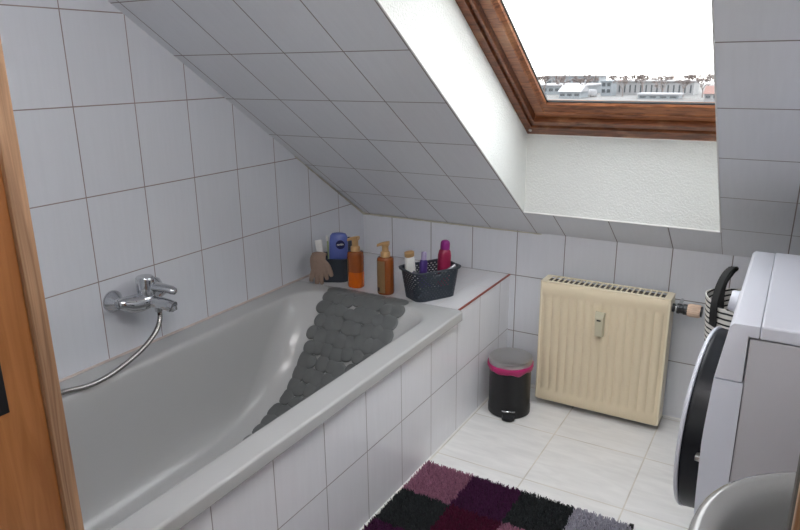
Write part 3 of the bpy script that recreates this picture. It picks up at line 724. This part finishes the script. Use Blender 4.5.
mb=MB(); mb.lathe([(.083,.207),(.0845,.211),(.0845,.229),(.083,.233),(.072,.2365),(.04,.239),(.002,.240)],48); mb.build('lid',m_steel,bn,True,auto=.9)
mb=MB(); mb.box(-.022,.022,.078,.091,.19,.226,bev=.003); mb.build('hinge',m_steel,bn)
mb=MB(); mb.add([(-.026,-.076,.006),(.026,-.076,.006),(.022,-.098,.003),(-.022,-.098,.003),(-.024,-.076,.022),(.024,-.076,.022),(.018,-.100,.010),(-.018,-.100,.010)],[(0,1,2,3),(4,5,6,7),(0,1,5,4),(1,2,6,5),(2,3,7,6),(3,0,4,7)]); 
v=[]
mb.lathe([(.024,.003),(.026,.006),(.025,.011),(.012,.013)],24,mat=T(0,-.088,0),sy=.75)
pd=mb.build('pedal',m_black,bn,True,auto=.6)
mb=MB(); mb.tube([(-.024,-.0835,.036),(-.012,-.090,.038),(.012,-.090,.038),(.024,-.0835,.036)],.0028,8,sub=4); mb.build('pedal_trim',m_chrome,pd,True)

# ------------------------------------------------------------ washing machine
wm=empty('washing_machine',(1.93,-.915,0)); tag(wm,'white front-loading washing machine with round door left ajar','washing machine')
off=Matrix.Translation(-wm.location)
def wp(mb,name,mat,smooth=False,parent=None,label=None,auto=.6):
    mb.v=[off@Vector(x) for x in mb.v]; o=mb.build(name,mat,parent or wm,smooth,auto)
    if label:o['label']=label
    return o
WY0,WY1=-1.212,-.628
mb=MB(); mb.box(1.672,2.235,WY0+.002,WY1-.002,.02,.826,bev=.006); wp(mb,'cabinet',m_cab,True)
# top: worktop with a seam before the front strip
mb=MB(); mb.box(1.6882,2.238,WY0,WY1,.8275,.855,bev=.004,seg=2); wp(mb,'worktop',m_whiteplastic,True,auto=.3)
# control panel: side profile extruded in y
def ext(profile_,y0,y1,bev=.004):
    bm=bmesh.new(); a=[bm.verts.new((x,y0,z)) for x,z in profile_]; b=[bm.verts.new((x,y1,z)) for x,z in profile_]
    n=len(a); bm.faces.new(a); bm.faces.new(b[::-1])
    for i in range(n): bm.faces.new((a[i],b[i],b[(i+1)%n],a[(i+1)%n]))
    bmesh.ops.recalc_face_normals(bm,faces=bm.faces)
    if bev:
        eg=[e for e in bm.edges if len(e.link_faces)==2 and e.calc_face_angle()>.5]
        bmesh.ops.bevel(bm,geom=eg,offset=bev,segments=2,affect='EDGES',profile=.6)
    mb=MB(); bm.verts.index_update(); mb.add([v.co.copy() for v in bm.verts],[[v.index for v in f.verts] for f in bm.faces]); bm.free(); return mb
mb=ext([(1.6875,.853),(1.643,.853),(1.6365,.846),(1.622,.742),(1.6205,.7355),(1.670,.7355),(1.670,.829),(1.6875,.829)],WY0,WY1,.003)
wp(mb,'control_panel',m_whiteplastic,True,auto=.5)
# front panel with round opening
bm=bmesh.new()
N=64; cy,cz,cr=-.918,.500,.2275
prof=[(1.6205,.7335),(1.6135,.60),(1.6160,.45),(1.6195,.38),(1.6215,.04)]
def fx(z):
    for (xa,za),(xb_,zb) in zip(prof[:-1],prof[1:]):
        if zb<=z<=za: return xa+(xb_-xa)*(za-z)/(za-zb)
    return prof[-1][0] if z<prof[-1][1] else prof[0][0]
circ=[(cy+cr*math.cos(2*PI*i/N),cz+cr*math.sin(2*PI*i/N)) for i in range(N)]
outer=[]
for i in range(N):
    a=2*PI*i/N; c,s=math.cos(a),math.sin(a); y0,y1,z0,z1=WY0-cy,WY1-cy,.04-cz,.7335-cz
    k=min([q for q in ((y1/c if c>1e-9 else 9),(y0/c if c<-1e-9 else 9),(z1/s if s>1e-9 else 9),(z0/s if s<-1e-9 else 9))])
    outer.append((cy+c*k,cz+s*k))
# snap nearest samples to the corners
for Y_,Z_ in ((WY0,.04),(WY1,.04),(WY0,.7335),(WY1,.7335)):
    i=min(range(N),key=lambda i:(outer[i][0]-Y_)**2+(outer[i][1]-Z_)**2); outer[i]=(Y_,Z_)
mb=MB(); rg=[]
rg.append([Vector((1.672,y,z)) for y,z in outer])
for t in (0,.25,.5,.75,1): rg.append([Vector((fx(a[1]*(1-t)+b[1]*t),a[0]*(1-t)+b[0]*t,a[1]*(1-t)+b[1]*t)) for a,b in zip(outer,circ)])
rg.append([Vector((fx(z)+.008,cy+(y-cy)*.97,cz+(z-cz)*.97)) for y,z in circ])
rg.append([Vector((1.6715,cy+(y-cy)*.96,cz+(z-cz)*.96)) for y,z in circ])
mb.rings(rg,0,False,True); wp(mb,'front_panel',m_greyplastic,True,auto=.5)
mb=MB(); mb.box(1.64,2.2,WY0+.01,WY1-.01,0.012,.038); 
for x in(1.70,2.18):
    for y in (WY0+.06,WY1-.06): mb.lathe([(.02,0),(.02,.02)],16,mat=T(x,y,0))
wp(mb,'plinth',m_greyplastic)
# drum gasket
mb=MB(); rg=[]
for r_,x in((.200,1.668),(.195,1.655),(.182,1.652),(.172,1.66),(.165,1.70),(.165,1.9)): rg.append([Vector((x,cy+r_*math.cos(2*PI*i/48),cz+r_*math.sin(2*PI*i/48))) for i in range(48)])
# knob on the panel
mb2=MB(); mb2.lathe([(.030,0),(.030,.008),(.027,.010),(.026,.022),(.023,.026),(.002,.0265)],32,mat=T(1.630,-.745,.745)@rot('Y',-PI/2+.14)); wp(mb2,'programme_knob',m_whiteplastic,True)
# door, ajar
dr=bpy.data.objects.new('porthole_door',None); COL.objects.link(dr); dr.parent=wm; dr.location=Vector((1.624,-.69,.499))-wm.location; dr.rotation_euler=(0,0,math.radians(-6)); dr.empty_display_size=.05
D0=T(-.006,-.226,0)@rot('Y',-PI/2)
mb=MB(); mb.lathe([(.2175,.003),(.2210,.0045),(.2210,.0085),(.2180,.012),(.196,.0135),(.190,.011),(.190,.003)],72,mat=D0,cap=False); mb.build('door_ring',m_whiteplastic,dr,True,auto=.7)
mb=MB(); mb.lathe([(.2170,.0028),(.2190,-.001),(.2180,-.006),(.2160,-.032),(.2150,-.041),(.205,-.044),(.160,-.044),(.150,-.03)],72,mat=D0,cap=False)
mb.lathe([(.189,.003),(.189,.0105),(.15,.0110)],72,mat=D0,cap=False)
mb.build('door_inner_rim',plain('black_door_plastic',(.006,.007,.010,1),.4,spec=.3),dr,True,auto=.7)['label']='glossy black inner ring of the door'
mb=MB(); mb.lathe([(.152,.011),(.12,.0135),(.06,.016),(.002,.017)],48,mat=D0,cap=False); mb.lathe([(.152,-.03),(.145,-.036),(.12,-.044),(.08,-.048),(.002,-.049)],48,mat=D0,cap=False)
mb.build('door_glass',plain('smoked_glass',(.03,.03,.033,1),.05,coat=.5),dr,True)
mb=MB(); mb.box(-.006,.006,-.012,.012,-.006,.006,bev=.002,mat=T(.030,-.4465,.015)); mb.tube([(.030,-.440,.015),(.044,-.440,.015),(.046,-.440,.023)],.0035,8); mb.build('latch_hook',m_steel,dr,True)
mb=MB(); mb.box(1.612,1.622,-.700,-.688,.44,.56,bev=.002); wp(mb,'door_hinge',m_greyplastic)

# ------------------------------------------------------------ striped bag
bg=empty('laundry_bag',(1.685,-.415,0)); tag(bg,'black and white striped laundry bag between washing machine and back wall','bag')
ms,nt,b=newmat('striped_canvas')
tc=nt.nodes.new('ShaderNodeTexCoord'); sp=nt.nodes.new('ShaderNodeSeparateXYZ'); nt.links.new(tc.outputs['Object'],sp.inputs[0])
nz=nt.nodes.new('ShaderNodeTexNoise'); nz.inputs['Scale'].default_value=9; nt.links.new(tc.outputs['Object'],nz.inputs['Vector'])
zz=M(nt,'ADD',sp.outputs[2],M(nt,'ADD',M(nt,'MULTIPLY',nz.outputs['Fac'],.012),M(nt,'MULTIPLY',sp.outputs[0],-.12)))
fr=M(nt,'FRACT',M(nt,'DIVIDE',zz,.0165)); st=M(nt,'GREATER_THAN',fr,.66)
mx=nt.nodes.new('ShaderNodeMix'); mx.data_type='RGBA'; mx.inputs['A'].default_value=(.66,.64,.60,1); mx.inputs['B'].default_value=(.015,.015,.017,1)
nt.links.new(st,mx.inputs['Factor']); nt.links.new(mx.outputs['Result'],b.inputs['Base Color']); b.inputs['Roughness'].default_value=.85
rg=[]; n=64
zs=[0,.01,.05]+[.05+i*.03 for i in range(1,20)]+[.648]
def br(a,z): 
    k=z/.65
    return (.118+.047*k)*(1+.012*math.sin(3*a+4*k)+.018*noise.noise(Vector((math.cos(a)*2,math.sin(a)*2,z*7))))
def zo(a,z): return z+ (z/.65)*.012*math.sin(2*a+1)
for z in zs: rg.append([Vector((br(2*PI*i/n,z)*(.93 if z==0 else 1)*math.cos(2*PI*i/n),br(2*PI*i/n,z)*(.93 if z==0 else 1)*math.sin(2*PI*i/n),zo(2*PI*i/n,z))) for i in range(n)])
for z in reversed(zs[3:]): rg.append([Vector(((br(2*PI*i/n,z)-.003)*math.cos(2*PI*i/n),(br(2*PI*i/n,z)-.003)*math.sin(2*PI*i/n),zo(2*PI*i/n,z))) for i in range(n)])
mb=MB(); mb.rings(rg,0,True,True); mb.build('bag_body',ms,bg,True,auto=1.4)
def strap(P,side,w=.016,t=.0015,name='handle'):
    pts=spline([Vector(p) for p in P],8); rg=[]
    side=Vector(side).normalized()
    for i,p in enumerate(pts):
        d=(pts[min(i+1,len(pts)-1)]-pts[max(i-1,0)]).normalized(); s_=(side-d*side.dot(d)).normalized(); nn=d.cross(s_)
        rg.append([p+s_*w+nn*t,p-s_*w+nn*t,p-s_*w-nn*t,p+s_*w-nn*t])
    mb=MB(); mb.rings(rg); return mb.build(name,m_strap,bg,True,auto=.7)
a=math.radians(222); R0=.169
q=lambda a,r,z:(r*math.cos(a),r*math.sin(a),z)
strap([(-.128,-.113,.595),(-.131,-.110,.65),(-.128,-.085,.695),(-.118,-.060,.732),(-.103,-.040,.753),(-.096,-.030,.750),(-.104,-.033,.735),(-.118,-.046,.705),(-.120,-.062,.665),(-.113,-.085,.62)],(.75,-.55,.25),.012)

# ------------------------------------------------------------ rug
mr_,nt,b=newmat('patchwork_pile')
uvn=nt.nodes.new('ShaderNodeUVMap'); sp=nt.nodes.new('ShaderNodeSeparateXYZ'); nt.links.new(uvn.outputs[0],sp.inputs[0])
at_=nt.nodes.new('ShaderNodeAttribute'); at_.attribute_name='pile'; nt.links.new(at_.outputs['Color'],b.inputs['Base Color']); b.inputs['Roughness'].default_value=.95; b.inputs['Specular IOR Level'].default_value=.1
RX0,RX1,RY1,RY0=.748,1.432,-.758,-1.80; pc=.171; pr2=.174
pink=(.32,.14,.21);dpur=(.072,.02,.062);char=(.032,.036,.038);grey=(.40,.39,.45);wine=(.085,.013,.036);plum=(.085,.02,.08)
gridc=[[pink,dpur,char,grey],[char,wine,pink,plum],[dpur,pink,char,wine],[wine,grey,dpur,pink],[pink,char,wine,dpur],[char,dpur,grey,wine]]
Rr=random.Random(11); V=[];F=[];Cc=[]
def rc(x,y):
    x+=.006*noise.noise(Vector((x*40,y*40,0))); y+=.006*noise.noise(Vector((x*40,y*40,9)))
    i=min(3,max(0,int((x-RX0)/pc))); k=min(5,max(0,int((RY1-y)/pr2))); return gridc[k][i]
base=[(RX0,RY0,.003),(RX1,RY0,.003),(RX1,RY1,.003),(RX0,RY1,.003),(RX0,RY0,.009),(RX1,RY0,.009),(RX1,RY1,.009),(RX0,RY1,.009)]
V+=base; F+=[(0,3,2,1),(4,5,6,7),(0,1,5,4),(1,2,6,5),(2,3,7,6),(3,0,4,7)]; Cc+=[(.03,.02,.03)]*6
st_=.0038; y=RY1
while y>-1.32:
    x=RX0
    while x<RX1:
        px=x+Rr.uniform(-.002,.002); py=y+Rr.uniform(-.002,.002); c=rc(px,py)
        cl=noise.noise(Vector((px*55,py*55,2)))
        hh=.020+.003*cl+Rr.uniform(-.0025,.0025); w=.0022
        tx=px+noise.noise(Vector((px*75,py*75,5)))*.009+Rr.uniform(-.003,.003); ty=py+noise.noise(Vector((px*75,py*75,8)))*.009+Rr.uniform(-.003,.003)
        a=Rr.uniform(0,2*PI); n0=len(V)
        for q_ in range(3): V.append((px+w*math.cos(a+q_*2.094),py+w*math.sin(a+q_*2.094),.008))
        for q_ in range(3): V.append((tx+w*.55*math.cos(a+q_*2.094),ty+w*.55*math.sin(a+q_*2.094),hh))
        F+=[(n0,n0+1,n0+4,n0+3),(n0+1,n0+2,n0+5,n0+4),(n0+2,n0,n0+3,n0+5),(n0+3,n0+4,n0+5)]
        k=Rr.uniform(.82,1.18); Cc+=[(c[0]*k,c[1]*k,c[2]*k)]*4
        x+=st_
    y-=st_
me=bpy.data.meshes.new('bath_rug'); me.from_pydata(V,[],F); me.materials.append(mr_)
ca_=me.color_attributes.new('pile','FLOAT_COLOR','CORNER'); arr=[]
for p in me.polygons:
    c=Cc[p.index]; arr+= [c[0],c[1],c[2],1]*p.loop_total
ca_.data.foreach_set('color',arr)
rug=bpy.data.objects.new('bath_rug',me); COL.objects.link(rug); tag(rug,'shaggy patchwork bath rug of pink, plum, black and grey squares on the floor','rug')
tg=MB(); tg.box(1.424,1.436,-.772,-.766,.016,.030,bev=.001)
t_=tg.build('corner_tag',m_black,rug)

# ------------------------------------------------------------ sink
sk=empty('washbasin',(1.948,-1.838,0)); tag(sk,'grey ceramic washbasin at the right beside the doorway','sink')
mb=MB(); n=72
def se(ax_,ay_,z,e_=2.35,cx=0,cy_=0):
    out=[]
    for i in range(n):
        a=2*PI*i/n; c,s=math.cos(a),math.sin(a); out.append(Vector((min(cx+ax_*math.copysign(abs(c)**(2/e_),c),.292),cy_+ay_*math.copysign(abs(s)**(2/e_),s),z)))
    return out
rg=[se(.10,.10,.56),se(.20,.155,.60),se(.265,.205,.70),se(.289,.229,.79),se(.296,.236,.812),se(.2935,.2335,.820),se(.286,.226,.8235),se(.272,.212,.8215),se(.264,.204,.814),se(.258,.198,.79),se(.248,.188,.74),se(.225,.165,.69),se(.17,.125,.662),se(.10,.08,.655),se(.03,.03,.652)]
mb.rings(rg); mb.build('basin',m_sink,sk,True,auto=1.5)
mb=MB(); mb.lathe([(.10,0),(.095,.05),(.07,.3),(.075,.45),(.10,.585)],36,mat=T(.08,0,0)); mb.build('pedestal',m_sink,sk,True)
mb=MB(); mb.lathe([(.024,.6525),(.024,.655),(.018,.6545),(.004,.654)],24); mb.build('drain',m_chrome,sk,True)
mb=MB(); mb.tube([(.235,0,.822),(.235,0,.90),(.18,0,.935),(.12,0,.925)],[.018,.016,.013,.011],16,sub=5); mb.build('tap',m_chrome,sk,True)

# ------------------------------------------------------------ outside
GZ=-10.0
m_snow=plain('patchy_snow_ground',(.085,.082,.08,1),.9,vary=.6,nscale=.06)
m_asph=plain('wet_asphalt',(.07,.068,.068,1),.7,vary=.1,nscale=.3)
m_fac=plain('pale_render',(.16,.16,.165,1),.8,vary=.1,nscale=.2); m_fac2=plain('grey_cladding',(.13,.145,.16,1),.7,vary=.08,nscale=.3)
m_roofw=plain('snowy_roof',(.19,.19,.20,1),.8,vary=.05,nscale=.2); m_pane=plain('dark_windows',(.025,.03,.036,1),.25)
m_twig=plain('brown_twigs',(.12,.095,.088,1),.9); m_brick=plain('reddish_wall',(.12,.06,.05,1),.8)
link('trim_8',[(-420,30,GZ),(160,30,GZ),(160,420,GZ),(-420,420,GZ)],[(0,1,2,3)],m_snow)
struct(bpy.data.objects['trim_8'],'patchy snow-covered ground of the town far below the window','ground')
def X200(px):
    t=[(500,-80),(541,-67.74),(560,-62.3),(620,-44.87),(690,-26),(715,-20.1),(760,-9)]
    for (a,b_),(c,d) in zip(t[:-1],t[1:]):
        if a<=px<=c: return b_+(d-b_)*(px-a)/(c-a)
    return -9
def far_pt(px,D): return 1.7+(X200(px)-1.7)*(D+2.55)/202.55
v=[]
for D,pa,pb in((225,588,640),(260,600,636),(300,610,632),(380,620,632)): v+= [(far_pt(pa,D),D,GZ+.05),(far_pt(pb,D),D,GZ+.05)]
o=link('trim_9',v,[(0,1,3,2),(2,3,5,4),(4,5,7,6)],m_asph); struct(o,'grey street between the buildings in the distance','street')
def house(name,pa,pb,D,dep,h,label,roofm,wallm,nw,zw,hw,ww=.62,flat=True):
    xa,xb_=far_pt(pa,D),far_pt(pb,D); r=empty(name,((xa+xb_)/2,D,GZ)); tag(r,label,'building')
    w=(xb_-xa)/2
    mb=MB(); mb.box(-w,w,0,dep,0,h); mb.build('outer_wall',wallm,r)
    mb=MB()
    if flat: mb.box(-w-.4,w+.4,-.5,dep+.4,h,h+.5)
    else: mb.add([(-w-.4,-.6,h),(w+.4,-.6,h),(w+.4,dep+.6,h),(-w-.4,dep+.6,h),(-w-.4,dep/2,h+dep*.22),(w+.4,dep/2,h+dep*.22)],[(0,1,5,4),(3,2,5,4),(0,3,4),(1,2,5),(0,1,2,3)])
    mb.build('roof',roofm,r)
    for z in zw:
        for k in range(nw):
            x=-w+2*w*(k+.5)/nw; mb=MB(); mb.box(x-w/nw*ww,x+w/nw*ww,-.12,.05,z,z+hw,bev=.0); mb.build('window',m_pane,r)
    return r
house('warehouse',528,588,262,30,3.1,'low pale hall with snow-covered flat roof, far left through the window',m_roofw,m_fac2,9,[1.2],1.1)
house('office_block',613,694,268,14,4.6,'long pale building with a row of dark windows in the distance',m_fac,m_fac,15,[.8],2.8,.27)
house('town_house',602.5,612.5,254,8,5.0,'narrow grey building at the left end of the long pale building',m_fac2,m_fac2,2,[1.2,3.4],1.2)
house('shed',560,582,232,10,2.2,'low white-roofed shed in front of the pale hall',m_roofw,m_fac2,3,[.8],.8,flat=False)
house('terrace_house',640,680,236,8,1.3,'low snow-roofed outbuilding before the long pale building',m_roofw,m_fac2,4,[.4],.5)
house('brick_house',706,722,222,10,2.4,'reddish roofed house at the right edge of the window view',m_brick,m_fac,2,[1.1],.8,flat=False)
house('row_house',545,600,330,14,5.5,'distant pale building behind the low hall, mostly hidden by trees',m_fac,m_fac2,8,[2.5],1.2)
def tree_mesh(seed,h):
    R2=random.Random(seed); mb=MB()
    def br_(p,d,l,r_,lev):
        q_=p+d*l; mb.tube([p,q_],[r_,r_*.65],4 if lev<2 else 3,cap=False)
        if lev>=5: return
        for k in range(3 if lev<4 else 5):
            a=Vector((R2.gauss(0,1),R2.gauss(0,1),R2.gauss(.35,.6))).normalized(); nd=(d*.9+a*.75).normalized()
            br_(p+d*l*R2.uniform(.55,1),nd,l*R2.uniform(.62,.8),max(r_*.6,.05),lev+1)
    br_(Vector((0,0,0)),Vector((0,0,1)),h*.28,h*.022,0); return mb
protos=[]
trees=[]
for D_,a_,b_,st_p in ((251,544,722,20),(303,538,726,19),(356,536,728,15)):
    q_=a_
    while q_<b_:
        if not (D_==251 and 588<q_<622): trees.append((q_,D_,(11.3-D_*.0157)*rnd.uniform(1.0,1.15)))
        q_+=st_p
names_=[]
for i,(px,D,h) in enumerate(trees):
    if i<4:
        o=tree_mesh(20+i,8).build('bare_tree',m_twig); protos.append(o)
    else: o=protos[i%4].copy(); COL.objects.link(o)
    s=h/ (max(v.co.z for v in o.data.vertices)); o.scale=(s,s,s); o.location=(far_pt(px,D),D,GZ); o.rotation_euler=(0,0,i*1.3)
    tag(o,'leafless brown tree among the distant buildings outside the window','tree','bare trees outside the window')
# white van
vn=empty('delivery_van',(far_pt(594,247),247,GZ),(0,0,.5)); tag(vn,'white van on the street seen through the window','van')
mb=MB(); mb.box(-1.1,1.1,-2.6,2.2,.4,2.5,bev=.25); mb.box(-1.05,1.05,2.0,3.1,.4,1.5,bev=.25); mb.build('van_body',m_roofw,vn,True)
for x in(-1,1):
    for y in(-1.7,1.8): mb=MB(); mb.lathe([(.36,-.12),(.36,.12)],16,mat=T(x,y,.36)@rot('Y',PI/2)); mb.build('wheel',m_rubber,vn)

# ------------------------------------------------------------ light
SKY=4.7
FILL_LAMP=27  # strength of the added fill lamp over the doorway
w=bpy.data.worlds.new('sky'); SC.world=w; w.use_nodes=True; nt=w.node_tree; bgn=nt.nodes['Background']
tc=nt.nodes.new('ShaderNodeTexCoord'); sp=nt.nodes.new('ShaderNodeSeparateXYZ'); nt.links.new(tc.outputs['Generated'],sp.inputs[0])
cr=nt.nodes.new('ShaderNodeValToRGB'); cr.color_ramp.elements[0].position=0; cr.color_ramp.elements[0].color=(.97,.955,.94,1); cr.color_ramp.elements[1].position=.6; cr.color_ramp.elements[1].color=(.93,.97,1,1)
nt.links.new(sp.outputs[2],cr.inputs['Fac']); nt.links.new(cr.outputs[0],bgn.inputs[0]); bgn.inputs[1].default_value=SKY
# portal in the skylight
la=bpy.data.lights.new('skylight_portal','AREA'); la.shape='RECTANGLE'; la.size=.78; la.size_y=1.15; la.cycles.is_portal=True
lo=bpy.data.objects.new('skylight_portal',la); COL.objects.link(lo); lo.location=S((xl+xw)/2,(wb+wt)/2,.30)
n_=Vector((0,-sa,-ca)); lo.rotation_euler=n_.to_track_quat('-Z','X').to_euler()
la=bpy.data.lights.new('hall_portal','AREA'); la.shape='RECTANGLE'; la.size=hw[1]-hw[0]; la.size_y=hw[3]-hw[2]; la.cycles.is_portal=True
lo=bpy.data.objects.new('hall_portal',la); COL.objects.link(lo); lo.location=((hw[0]+hw[1])/2,y0h-.02,(hw[2]+hw[3])/2); lo.rotation_euler=(PI/2,0,PI)
# unseen lamp added on the hall ceiling as fill light
hl=empty('hall_fill_lamp',(1.5,-2.95,2.4)); tag(hl,'added round white fill lamp in the hall behind the camera, unseen','lamp')
me_,nt,b=newmat('fill_lamp_glass'); b.inputs['Emission Color'].default_value=(1,.93,.85,1); b.inputs['Emission Strength'].default_value=9; b.inputs['Base Color'].default_value=(.8,.8,.8,1)
mb=MB(); mb.lathe([(.15,-.002),(.15,-.02),(.13,-.05),(.08,-.07),(.01,-.075)],32); mb.build('fill_lamp_shade',me_,hl,True)

ml=empty('wall_fill_lamp',(1.25,YF,2.0),(0,0,PI/2*-1)); tag(ml,'added long white fill lamp on the front wall over the doorway, outside the frame','lamp')  # out-of-view lamp added to brighten walls and slope
mb=MB(); mb.box(-.03,-.001,-.42,.42,-.05,.05,bev=.004); mb.build('fill_lamp_base',m_chrome,ml)
me2,nt,b=newmat('fill_lamp_diffuser'); b.inputs['Emission Color'].default_value=(1,.97,.96,1); b.inputs['Emission Strength'].default_value=FILL_LAMP; b.inputs['Base Color'].default_value=(.8,.8,.8,1)
mb=MB(); mb.box(-.075,-.031,-.41,.41,-.048,.048,bev=.012); mb.build('fill_lamp_tube',me2,ml,True)

# ------------------------------------------------------------ camera
yaw,pitch,roll=.5343,.2878,-.0112
fwd=Vector((-math.sin(yaw)*math.cos(pitch),math.cos(yaw)*math.cos(pitch),-math.sin(pitch)))
right=Vector((math.cos(yaw),math.sin(yaw),0)); up=right.cross(fwd)
r_=right*math.cos(roll)+up*math.sin(roll); u_=-right*math.sin(roll)+up*math.cos(roll)
cd=bpy.data.cameras.new('camera'); cam=bpy.data.objects.new('camera',cd); COL.objects.link(cam)
mw=Matrix.Identity(4)
for i in range(3): mw[i][0]=r_[i]; mw[i][1]=u_[i]; mw[i][2]=-fwd[i]
mw.translation=(1.7033,-2.5484,1.3239); cam.matrix_world=mw
cd.sensor_width=36; cd.lens=672.1*36/800; cd.clip_start=.02; cd.clip_end=2000
SC.camera=cam
SC.view_settings.view_transform='Standard'; SC.view_settings.look='None'; SC.view_settings.exposure=.42; SC.view_settings.gamma=1; SC.view_settings.use_curve_mapping=False
SC.cycles.max_bounces=14; SC.cycles.diffuse_bounces=8; SC.cycles.transparent_max_bounces=12
SC.cycles.use_denoising=True
